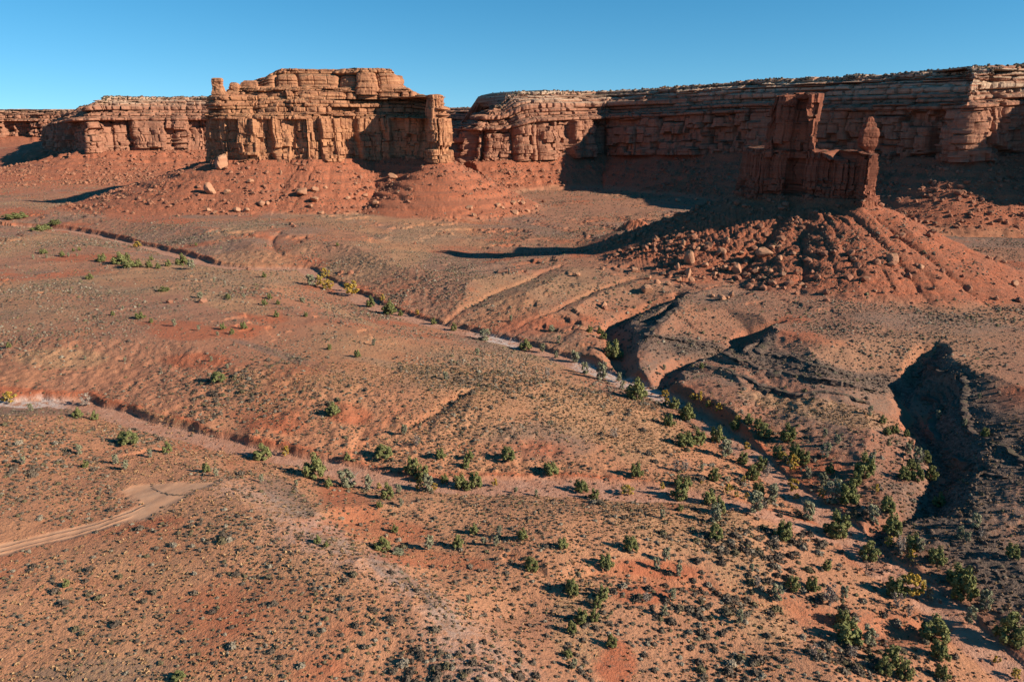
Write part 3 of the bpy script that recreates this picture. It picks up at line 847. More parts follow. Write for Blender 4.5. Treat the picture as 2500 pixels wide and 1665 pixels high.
def rock_mass(name, P, z0, segs, seed, mat, parent, step=0.5, dz=0.55, cw=(16.0, 5.0), amp=1.0, dome=(13.0, 3.0), insf=None, topf=None, smooth=10, warp=0.0):
    Q = closed_outline(P, step)
    Q, N, s = outline_frame(Q, True, smooth)
    rows = profile(segs, seed, dz)
    d, dzz = displace(s, rows, seed, cw, amp, dome)
    # make the displacement periodic at the seam
    L = s[-1]; bl = np.clip((s - (L - 12)) / 12, 0, 1)[None, :]
    d = d * (1 - bl) + d[:, :1] * bl; dzz = dzz * (1 - bl) + dzz[:, :1] * bl
    fi = np.ones(len(s)) if insf is None else insf(Q, N)
    hmax = rows[:, 1].max()
    ft = np.ones(len(s)) if topf is None else topf(Q, N)
    X = Q[None, :, 0] + N[None, :, 0] * (d - rows[:, 0][:, None] * fi[None, :])
    Y = Q[None, :, 1] + N[None, :, 1] * (d - rows[:, 0][:, None] * fi[None, :])
    Z = z0 + rows[:, 1][:, None] * ft[None, :] + dzz
    # close the top towards the long axis
    c = Q.mean(0); U = Q - c; _, _, vt = np.linalg.svd(U, full_matrices=False)
    ax = vt[0]; la = (U @ ax); half = np.abs(la).max(); hw = np.abs(U @ vt[1]).max()
    tx = np.clip(la, -(half - hw), half - hw) if half > hw else la * 0
    Cx = c[0] + ax[0] * tx; Cy = c[1] + ax[1] * tx
    xs = [X]; ys = [Y]; zs = [Z]
    last = (X[-1], Y[-1], Z[-1]); zm = np.median(Z[-1])
    for k in range(1, 15):
        t = (k / 14.0)
        xx = last[0] * (1 - t) + Cx * t; yy = last[1] * (1 - t) + Cy * t
        zz = last[2] * (1 - t) + (zm if topf is None else last[2]) * t + fbm(xx / 6.0, yy / 6.0, 3, seed + 40) * 1.1 * min(1, t * 5) * amp + math.sin(t * math.pi / 2) * 0.8
        xs.append(xx[None]); ys.append(yy[None]); zs.append(zz[None])
    X = np.concatenate(xs); Y = np.concatenate(ys); Z = np.concatenate(zs)
    V = np.stack([X, Y, Z], -1).reshape(-1, 3)
    o = mesh_np(name, V, grid_faces(X.shape[0], X.shape[1], True), mat, False, None, parent)
    return o
def lathe_rock(name, cx, cy, prof, seed, mat, parent, n=64, ell=0.8, rough=0.35):
    """a free-standing pillar: list of (height, radius, shift in x)"""
    pr = np.array(prof, float)
    zz = np.arange(pr[0, 0], pr[-1, 0] + 0.01, 0.35)
    r = np.interp(zz, pr[:, 0], pr[:, 1]); ox = np.interp(zz, pr[:, 0], pr[:, 2])
    a = np.linspace(0, 2 * math.pi, n, endpoint=False)
    A, Zg = np.meshgrid(a, zz)
    nx, ny = np.cos(A), np.sin(A)
    blocky = 1.0 / np.maximum(np.abs(nx), np.abs(ny)) ** 0.7
    i, t, _ = cells(Zg + 0.4 * fbm(nx * 2, ny * 2, 2, seed), 2.6, seed)
    ang = hsh(i, np.floor(A / (2 * math.pi) * 7), seed + 2) - 0.5
    rr_ = r[:, None] * blocky * (1 + 0.10 * fbm(nx * 1.5 + Zg / 6.0, ny * 1.5, 3, seed + 4)) + rough * ang + rough * 1.1 * fbm(A * 2.5, Zg / 1.3, 3, seed + 6) - rough * np.abs(t) ** 8 * 0.9
    rr_ = np.maximum(rr_, 0.05)
    X = cx + ox[:, None] + rr_ * nx; Y = cy + rr_ * ny * ell
    V = np.stack([X, Y, Zg], -1)
    cap = V[-1].mean(0); V = V.reshape(-1, 3)
    top = np.tile(cap, (n, 1)); V = np.concatenate([V, top])
    return mesh_np(name, V, grid_faces(len(zz) + 1, n, True), mat, False, None, parent)

# --- the long butte on the left
TIERS = [(0.0, 0.08, 0.6), (0.08, 0.24, 0.3), (0.24, 0.46, 0.9), (0.46, 0.68, 0.2), (0.68, 1.0, 0.6)]
ca = np.mean(np.array(BUTTE_A), 0)
butte_a = empty('butte', (float(ca[0]), float(ca[1]), ZA))
def reparent(o, p):
    o.parent = p; o.matrix_parent_inverse.identity()
    me = o.data; n = len(me.vertices); c = np.empty(n * 3, np.float32); me.vertices.foreach_get('co', c)
    c = c.reshape(-1, 3) - np.array(p.location, np.float32); me.vertices.foreach_set('co', c.ravel()); me.update()
tag(butte_a, 'long flat-topped orange sandstone butte with rounded stacked ledges, left of centre', 'butte')
parts_a = []
parts_a.append(rock_mass('cliff', BUTTE_A, ZA - 1.5, [('cliff', 38.0, 2.0, TIERS)], 11, R_A, None, cw=(15, 5.5), amp=1.0))
T2 = [at_d(p, D, 80) for p, D in [(515,750),(522,732),(560,724),(640,722),(760,728),(890,756),(1000,758),(1030,752),(1052,734),(1075,722),(1086,745),(1072,785),(1030,860),(960,930),(820,945),(705,935),(660,890),(590,815),(545,778)]]
def insA(Q, N):
    f = np.clip(-N[:, 1], 0, 1) ** 1.5
    px, _, _ = project(Q[:, 0], Q[:, 1], 90.0)
    return 0.10 + 0.90 * f * sstep(525, 600, px) * sstep(1085, 1030, px)
parts_a.append(rock_mass('ledge_slope', T2, 79.0, [('ledges', 25.0, 27.0, 3.6)], 23, R_A, None, cw=(26, 10.0), amp=0.75, insf=insA, step=0.5, dz=0.42,
    topf=lambda Q, N: (lambda px: 0.82 + 0.18 * sstep(590, 660, px) - 0.24 * sstep(985, 1045, px))(project(Q[:, 0], Q[:, 1], 104.0)[0])))
T3 = [at_d(p, D, 104) for p, D in [(600,785),(625,762),(700,756),(800,768),(880,762),(950,770),(984,780),(990,800),(950,870),(840,895),(720,890),(650,830)]]
def topA(Q, N):
    px, _, _ = project(Q[:, 0], Q[:, 1], 115.0)
    return 0.62 + 0.38 * sstep(595, 680, px) - 0.12 * sstep(960, 1000, px) + 0.04 * sstep(850, 880, px)
parts_a.append(rock_mass('cap', T3, 101.5, [('domes', 9.0, 3.5), ('domes', 10.0, 6.0), ('ledges', 4.0, 10.0, 1.3)], 37, R_A, None, cw=(16, 7.0), dome=(25, 3.2), amp=0.8, step=0.5, topf=topA, dz=0.45))
T2b = [at_d(p, D, 100) for p, D in [(552,762),(575,748),(640,742),(760,748),(890,762),(985,768),(1012,775),(1008,800),(960,890),(830,915),(715,905),(650,840),(580,785)]]
parts_a.append(rock_mass('ledge_slope', T2b, 97.5, [('domes', 6.5, 3.5), ('ledges', 3.5, 4.0, 1.3)], 51, R_A, None, cw=(14, 7.0), dome=(17, 2.6), amp=0.7, step=0.5, dz=0.42))
TB = [at_d(p, D, 85) for p, D in [(1040,732),(1046,720),(1064,717),(1078,720),(1084,732),(1078,750),(1050,752)]]
parts_a.append(rock_mass('buttress', TB, 78.0, [('cliff', 22.0, 1.2, [(0, .55, .4), (.55, .85, -.8), (.85, 1, 0.2)])], 61, R_A, None, cw=(8, 4.0), amp=0.5, smooth=4))
c_ = at_d(534, 742, 105)
parts_a.append(lathe_rock('pinnacle', c_[0], c_[1], [(97,7.5,1),(101,6.6,1),(104,5.2,0),(107,4.5,-.4),(110,4.3,-.5),(112,4.9,-.5),(114.5,4.6,-.4),(115.5,3.2,0)], 71, R_A, None, ell=0.9, rough=0.6))
c_ = at_d(573, 752, 105)
parts_a.append(lathe_rock('pinnacle', c_[0], c_[1], [(100,8,0),(103,6,0),(105,4.0,0),(107,4.6,0.3),(109,4.4,0.3),(111,3.2,0),(112,1.6,-.5)], 72, R_A, None, ell=0.9, rough=0.6))
c_ = at_d(612, 765, 105)
parts_a.append(lathe_rock('pinnacle', c_[0], c_[1], [(100,11,0),(105,10,0),(109,9,0),(112,7.6,0.3),(114,5,0.3)], 73, R_A, None, ell=0.8, rough=0.8))
tal = sub_mesh('talus_slope', allf[fo == 1]); parts_a.append(tal)
for o in parts_a: reparent(o, butte_a)

# --- the tower butte on the right
cb = np.mean(np.array(BUTTE_B), 0)
butte_b = empty('butte', (float(cb[0]), float(cb[1]), ZB))
tag(butte_b, 'dark red butte with one square tower and a balanced rock spire on a gullied cone', 'butte')
parts_b = []
def topB(Q, N):
    px, _, _ = project(Q[:, 0], Q[:, 1], zb(58.0))
    return 1.0 - 0.13 * sstep(1995, 2030, px) * sstep(2112, 2085, px) - 0.03 * sstep(1900, 1990, px)
parts_b.append(rock_mass('pedestal', BUTTE_B, ZB - 2.0, [('cliff', 30.5 * KB, 1.2, [(0, .08, .9), (.08, .17, .7), (.17, .30, .5), (.30, .42, .6), (.42, .92, .3), (.92, 1, -.2)])], 111, R_B, None, step=0.32, dz=0.36, cw=(8, 3.0), amp=1.15, topf=topB, smooth=8))
TT = [at_d(p, D * KB, zb(75)) for p, D in [(1862,512),(1870,504),(1905,499),(1945,493),(1982,483),(1994,486),(1996,498),(1985,510),(1930,522),(1880,526)]]
def topT(Q, N):
    px, _, _ = project(Q[:, 0], Q[:, 1], zb(90.0))
    return 0.78 + 0.22 * sstep(1874, 1893, px) - 0.07 * sstep(1932, 1938, px) * sstep(1972, 1966, px) + 0.05 * (hsh(np.floor(px / 7.0), np.floor(px / 7.0) * 0, 5) - 0.6)
parts_b.append(rock_mass('tower', TT, zb(56.5), [('cliff', 37.5 * KB, 2.6, [(0, .12, .9), (.12, .30, .2), (.30, .62, .4), (.62, .86, .3), (.86, 1, -.2)])], 127, R_B, None, step=0.32, dz=0.36, cw=(10, 4.2), amp=0.85, topf=topT, smooth=5))
c_ = at_d(2118, 472 * KB, zb(65))
parts_b.append(lathe_rock('spire', c_[0], c_[1], [(zb(q[0]), q[1] * KB, q[2] * KB) for q in [(53,3.4,1.0),(58,3.4,1.0),(59.5,2.5,1.3),(61.5,2.5,1.2),(63,3.4,.6),(64.3,4.6,0),(67,5.0,0),(72.5,5.0,0),(74.3,4.5,.1),(75.0,3.3,.1),(77.3,3.0,-.3),(77.9,2.1,-.3),(80.3,1.8,-.3),(81.3,1.1,-.3)]], 131, R_B, None, ell=0.8, rough=0.32))
c_ = at_d(2119, 467 * KB, zb(45))
parts_b.append(lathe_rock('pillar', c_[0], c_[1], [(zb(q[0]), q[1] * KB, q[2] * KB) for q in [(29,5.0,.2),(36,4.3,0),(45,4.2,0),(52,4.1,0),(56,3.8,0),(57,3.0,0)]], 133, R_B, None, ell=0.9, rough=0.55))
parts_b.append(sub_mesh('talus_slope', allf[fo == 2]))
for o in parts_b: reparent(o, butte_b)

# --- the long mesas behind
def mesa_wall(name, MP, segs, seed, step, dz, cw, amp, back, smooth, parent, lift=0.0, dome=(13., 3.)):
    Q4 = catmull(MP, step)
    Q, N, s = outline_frame(Q4[:, :2].copy(), False, 2)
    _, N2, _ = outline_frame(Q4[:, :2].copy(), False, smooth)
    rows = profile(segs, seed, dz)
    d, dzz = displace(s, rows, seed, cw, amp, dome)
    big = fbm(s / 70.0, s * 0 + 1.5, 3, seed + 77) * 9.0
    i, t, _ = cells(s, 42.0, seed + 78)
    big = big + (hsh(i, i * 0, seed + 79) - 0.5) * 12.0 - 5 * np.abs(t) ** 6
    hmax = rows[:, 1].max(); v = rows[:, 1] / hmax
    zc = Q4[:, 2] - 1.5; zt = Q4[:, 3]
    off = rows[:, 0][:, None] * (1 + 0.25 * fbm(s / 120.0, s * 0, 2, seed + 80))[None, :]
    mult = np.clip(1 - off / 45.0, 0.15, 1)
    off = off * (1 - 0.5 * sstep(60, 260, Q[:, 0]))[None, :]
    lat = fbm(s[None, :] / 26.0, rows[:, 0][:, None] / 26.0 + 4, 3, seed + 81) * np.clip(off / 8.0, 0, 1) * 5.0
    X = Q[None, :, 0] + (big * mult + d + lat) * N[None, :, 0] - off * N2[None, :, 0]
    Y = Q[None, :, 1] + (big * mult + d + lat) * N[None, :, 1] - off * N2[None, :, 1]
    Z = zc[None, :] + v[:, None] * (zt - zc)[None, :] + dzz
    xs, ys, zs = [X], [Y], [Z]
    acc = 0
    for b in back:
        acc += b
        xx = X[-1] - N2[:, 0] * acc; yy = Y[-1] - N2[:, 1] * acc
        zz = Z[-1] * (1 - sstep(90, 260, acc) * 0.8) + lift * acc + fbm(xx / 30., yy / 30., 3, seed + 90) * min(acc, 30) * 0.05
        xs.append(xx[None]); ys.append(yy[None]); zs.append(zz[None])
    X = np.concatenate(xs); Y = np.concatenate(ys); Z = np.concatenate(zs)
    V = np.stack([X, Y, Z], -1).reshape(-1, 3)
    return mesh_np(name, V, grid_faces(X.shape[0], X.shape[1]), R_M, False, None, parent), (X, Y, Z, len(rows))
mc = MESA_P[:, :2].mean(0)
mesa = empty('mesa', (float(mc[0]), float(mc[1]), 30.0)); tag(mesa, kind='structure')
SEG_M = [('cliff', 46, 2.5, [(0, .14, 1.5), (.14, .32, 1.6), (.32, .55, 1.2), (.55, .76, 1.6), (.76, .98, 1.2), (.98, 1, 0)]), ('ledges', 22, 30.0, 5.5), ('ledges', 14, 26.0, 2.8)]
w1, mg1 = mesa_wall('cliff', MESA_P, SEG_M, 401, 1.15, 1.0, (34, 13.0), 0.75, (6, 8, 10, 12, 16, 24, 30, 60, 100), 75, None)
reparent(w1, mesa); t1_ = sub_mesh('talus_slope', allf[fo == 3]); reparent(t1_, mesa)
mc = MESA2_P[:, :2].mean(0)
mesa2 = empty('mesa', (float(mc[0]), float(mc[1]), 30.0)); tag(mesa2, kind='structure')
w2, mg2 = mesa_wall('cliff', MESA2_P, SEG_M, 431, 3.0, 2.2, (30, 12), 1.6, (20, 50, 200, 600, 1500), 20, None)
reparent(w2, mesa2)
if (fo == 4).any():
    t2_ = sub_mesh('talus_slope', allf[fo == 4]); reparent(t2_, mesa2)
print('rocks', round(time.time() - T0, 1))

# --- dark hard beds that rim the benches and step down their slopes
R_D = rock_material('dark_ledge_rock', (0.165, 0.100, 0.074), (0.090, 0.060, 0.046), (0.33, 0.235, 0.175), topz=(400, 410), varnish=0.5, strata=0.4, bump=0.5)
def unwarp(px_, py_):
    x = px_.copy(); y = py_.copy()
    for _ in range(4):
        n2 = fbm(x / 22.0, y / 22.0, 4, 9); n3 = fbm(x / 5.0, y / 5.0, 3, 21)
        x = px_ - (n2 * 4 + n3 * 1.0); y = py_ - fbm(x / 18.0 + 50, y / 18.0, 4, 63) * 5
    return x, y
def ledge(P, offs, hgt, seed, label, lo=0.0, hi=1.0):
    Q = catmull(P, 0.45)
    n = len(Q); Q = Q[int(n * lo):int(n * hi)]
    _, N, s = outline_frame(Q.copy(), False, 10)
    Q = Q + N * offs
    x, y = unwarp(Q[:, 0], Q[:, 1])
    Q = np.stack([x, y], -1)
    # drop the loops left by offsetting tight corners
    _, N, s = outline_frame(Q.copy(), False, 6)
    gt = ground_z(Q[:, 0] - N[:, 0] * 1.3, Q[:, 1] - N[:, 1] * 1.3); gb = ground_z(Q[:, 0] + N[:, 0] * 1.6, Q[:, 1] + N[:, 1] * 1.6)
    k = np.hanning(15); k /= k.sum()
    top = np.convolve(np.pad(gt, 7, 'edge'), k, 'valid') + 0.5; bot = np.minimum(gb, top - 0.3) - 0.5
    thick = hgt * (0.55 + 0.6 * vnoise(s / 9.0, s * 0 + 3, seed))
    bot = np.minimum(bot, top - thick)
    rows = profile([('cliff', 1.0, 0.35, [(0, .35, .25), (.35, .7, .2), (.7, 1, .1)])], seed, 0.09)
    d, _ = displace(s, np.c_[rows[:, 0], rows[:, 1] * 4, rows[:, 2:]], seed, (5.0, 1.7), 0.75)
    v = rows[:, 1] / rows[:, 1].max()
    X = Q[None, :, 0] + N[None, :, 0] * (d + 0.6 - rows[:, 0][:, None]); Y = Q[None, :, 1] + N[None, :, 1] * (d + 0.6 - rows[:, 0][:, None])
    Z = bot[None] + v[:, None] * (top - bot)[None] + (fbm(s[None] / 1.5, v[:, None] * 2, 3, seed + 3)) * 0.35 * v[:, None]
    xs, ys, zs = [X], [Y], [Z]
    for b, dz in ((0.7, 0.05), (1.6, -0.05), (3.0, -0.9)):
        xs.append((X[-1] - N[:, 0] * b)[None]); ys.append((Y[-1] - N[:, 1] * b)[None]); zs.append((Z[-1] + dz + fbm(s / 1.2, s * 0 + b, 3, seed + 5) * 0.25)[None])
    X = np.concatenate(xs); Y = np.concatenate(ys); Z = np.concatenate(zs)
    o = mesh_np('rock_ledge', np.stack([X, Y, Z], -1).reshape(-1, 3), grid_faces(X.shape[0], X.shape[1]), R_D, False)
    tag(o, label, 'rock ledge', 'dark rock ledges stepping down to the wash'); return o
RIM = [np.array(p) for p in PZ(BENCH[2:-5], 6.0)]
# the bench lies on the left of its outline here: flip so that the outward normal faces the wash
def seg(a, b): return RIM[a:b]
_q = catmull(seg(3, 24), 2.0); _, _n, _ = outline_frame(_q.copy(), False, 3)
flip = inpoly(_q[:, 0] + _n[:, 0] * 2, _q[:, 1] + _n[:, 1] * 2, BENCH_P).mean() > 0.5
def rim(a, b):
    R_ = seg(a, b); return R_[::-1] if flip else R_
print('rim pts', len(RIM), 'flip', flip)
ledge(rim(4, 10), 0.0, 3.8, 611, 'dark ledge rimming the left lobe of the bench above the wash')
ledge(rim(11, 18), 0.0, 4.2, 613, 'long dark ledge rimming the middle lobe of the bench')
ledge(rim(11, 18), 9.0, 2.2, 614, 'thin dark ledge just below the middle lobe rim', .1, .9)
ledge(rim(11, 18), 19.0, 1.8, 615, 'lowest thin ledge crossing the middle lobe slope', .15, .85)
ledge(rim(18, 28), 0.0, 3.6, 617, 'dark ledge rimming the shadowed ravine at the right edge')
ledge(rim(20, 28), 7.0, 1.8, 618, 'second dark ledge stepping down into the shadowed ravine')
# ------------------------------------------------------------------ plants and loose rock
RG = np.random.RandomState(7)
def leaf_material(name, a, b, c2=None):
    T = NT(name)
    g = T.n('ShaderNodeNewGeometry')
    oi = T.n('ShaderNodeObjectInfo')
    r = T.n('ShaderNodeMapRange'); T.l(g.outputs['Random Per Island'], r.inputs[0])
    col = T.mix(r.outputs[0], a, b)
    if c2: col = T.mix(T.ramp(T.noise(0.9, 2), 0.5, 0.62), col, c2)
    col = T.mix(T.math('MULTIPLY', oi.outputs['Random'], 0.45), col, tuple(k * 0.62 for k in a))
    return T.finish(col)
BARK = NT('bark').finish((0.16, 0.115, 0.085))
GREYBARK = NT('grey_bark').finish((0.30, 0.25, 0.21))
M_JUN = leaf_material('juniper_green', (0.150, 0.155, 0.050), (0.260, 0.240, 0.095))
M_OLI = leaf_material('sage_green', (0.235, 0.225, 0.125), (0.350, 0.310, 0.190))
M_YEL = leaf_material('autumn_yellow', (0.56, 0.310, 0.040), (0.42, 0.28, 0.07), (0.28, 0.24, 0.10))
M_GRY = leaf_material('bare_twigs', (0.33, 0.225, 0.165), (0.42, 0.32, 0.25))

def quads(centers, normals, size, rg):
    n = len(centers)
    t = np.cross(normals, rg.normal(size=(n, 3))); t /= np.linalg.norm(t, axis=1)[:, None] + 1e-9
    b = np.cross(normals, t)
    sx = size * rg.uniform(0.6, 1.3, n); sy = size * rg.uniform(0.35, 0.9, n)
    V = np.stack([centers - t * sx[:, None] * .5 - b * sy[:, None] * .5, centers + t * sx[:, None] * .5 - b * sy[:, None] * .5,
                  centers + t * sx[:, None] * .35 + b * sy[:, None] * .5, centers - t * sx[:, None] * .35 + b * sy[:, None] * .5], 1)
    return V.reshape(-1, 3), np.arange(4 * n).reshape(-1, 4)
def crown_data(kind, seed):
    """crown of unit height 1 and half-width about 0.45, made of leaf sprays on many lobes"""
    rg = np.random.RandomState(seed)
    sp = {'juniper': (26, 90, 0.060, 0.92), 'sage': (24, 75, 0.055, 0.80), 'cottonwood': (26, 85, 0.062, 0.70), 'twig': (22, 55, 0.045, 0.55)}[kind]
    nl, per, sz, fill = sp
    C, Nn = [], []
    lean = rg.uniform(-0.1, 0.1, 2)
    for k in range(nl):
        h = rg.uniform(0.10, 0.90) if kind != 'cottonwood' else rg.uniform(0.2, 0.9)
        if kind == 'juniper': wdt = 0.46 * math.sin(math.pi * min(1, (h + 0.16) / 1.12)) ** 0.75
        elif kind == 'twig' or kind == 'sage': wdt = 0.50 * (0.35 + 0.65 * h) * (1.15 - h * 0.75)
        else: wdt = 0.44 * math.sin(math.pi * min(1, (h + .05) / 1.05)) ** 0.8
        a = rg.uniform(0, 2 * math.pi); q = wdt * math.sqrt(rg.uniform(0.12, 0.75))
        c = np.array([math.cos(a) * q + lean[0] * h, math.sin(a) * q + lean[1] * h, h])
        R = rg.uniform(0.07, 0.17) * (1.0 if kind != 'twig' else 0.85)
        m = int(per * rg.uniform(0.7, 1.3))
        d = rg.normal(size=(m, 3)); d /= np.linalg.norm(d, axis=1)[:, None]
        rr_ = R * (fill + (1 - fill) * rg.uniform(-1, 0.3, m)) * rg.uniform(0.55, 1.12, m)
        p = c + d * rr_[:, None] * np.array([1, 1, 0.95 if kind != 'juniper' else 1.15])
        p[:, 2] = np.maximum(p[:, 2], 0.015)
        C.append(p); Nn.append(d + 0.5 * rg.normal(size=(m, 3)) + np.array([0, 0, 0.25]))
    C = np.concatenate(C); Nn = np.concatenate(Nn); Nn /= np.linalg.norm(Nn, axis=1)[:, None]
    return quads(C, Nn, sz * 1.25, rg)
def tube(p0, p1, r0, r1, n=6):
    p0 = np.array(p0, float); p1 = np.array(p1, float); d = p1 - p0; d /= np.linalg.norm(d)
    t = np.cross(d, [0.3, 0.9, 0.2]); t /= np.linalg.norm(t); b = np.cross(d, t)
    a = np.linspace(0, 2 * math.pi, n, endpoint=False)[:, None]
    ring = np.cos(a) * t + np.sin(a) * b
    V = np.concatenate([p0 + ring * r0, p1 + ring * r1])
    Fq = np.array([[i, (i + 1) % n, n + (i + 1) % n, n + i] for i in range(n)])
    return V, Fq
def trunk_data(kind, seed):
    rg = np.random.RandomState(seed + 500)
    Vs, Fs = [], []; off = 0
    thick = 0.035 if kind == 'juniper' else 0.02
    stems = 1 if kind in ('juniper', 'cottonwood') else 4
    for s_ in range(stems):
        base = np.array([rg.uniform(-.05, .05), rg.uniform(-.05, .05), -0.06]) if stems > 1 else np.array([0, 0, -0.06])
        top = np.array([rg.uniform(-.12, .12), rg.uniform(-.12, .12), 0.42])
        segs = [(base, top, thick, thick * 0.7)]
        for k in range(6 if stems == 1 else 4):
            a = rg.uniform(0, 2 * math.pi); h0 = rg.uniform(0.25, 1.0)
            st = base + (top - base) * h0
            en = st + np.array([math.cos(a) * rg.uniform(.15, .36), math.sin(a) * rg.uniform(.15, .36), rg.uniform(0.15, 0.45)])
            segs.append((st, en, thick * 0.6, thick * 0.2))
            if kind in ('twig', 'cottonwood', 'sage'):
                for j in range(3):
                    e2 = en + rg.normal(size=3) * 0.10 + np.array([0, 0, 0.06])
                    segs.append((st + (en - st) * rg.uniform(.4, .9), e2, thick * 0.25, thick * 0.1))
        for p0, p1, r0, r1 in segs:
            V, Fq = tube(p0, p1, r0, r1, 5); Vs.append(V); Fs.append(Fq + off); off += len(V)
    return np.concatenate(Vs), np.concatenate(Fs)
KINDS = {'j': ('juniper_tree', 'juniper', M_JUN, BARK, 7), 'o': ('sage_bush', 'sage', M_OLI, GREYBARK, 5),
         'y': ('cottonwood_tree', 'cottonwood', M_YEL, GREYBARK, 4), 'g': ('bare_bush', 'twig', M_GRY, GREYBARK, 4)}
PROTO = {}
for k, (nm, kd, lm, bm, nv) in KINDS.items():
    PROTO[k] = []
    for v in range(nv):
        seed = 1000 + ord(k) * 10 + v
        cv, cf = crown_data(kd, seed); tv, tf = trunk_data(kd, seed)
        m1_ = mesh_np(nm + '_crown', cv, cf, lm, False); m2_ = mesh_np(nm + '_trunk', tv, tf, bm, True)
        PROTO[k].append((m1_.data, m2_.data))
        bpy.data.objects.remove(m1_); bpy.data.objects.remove(m2_)

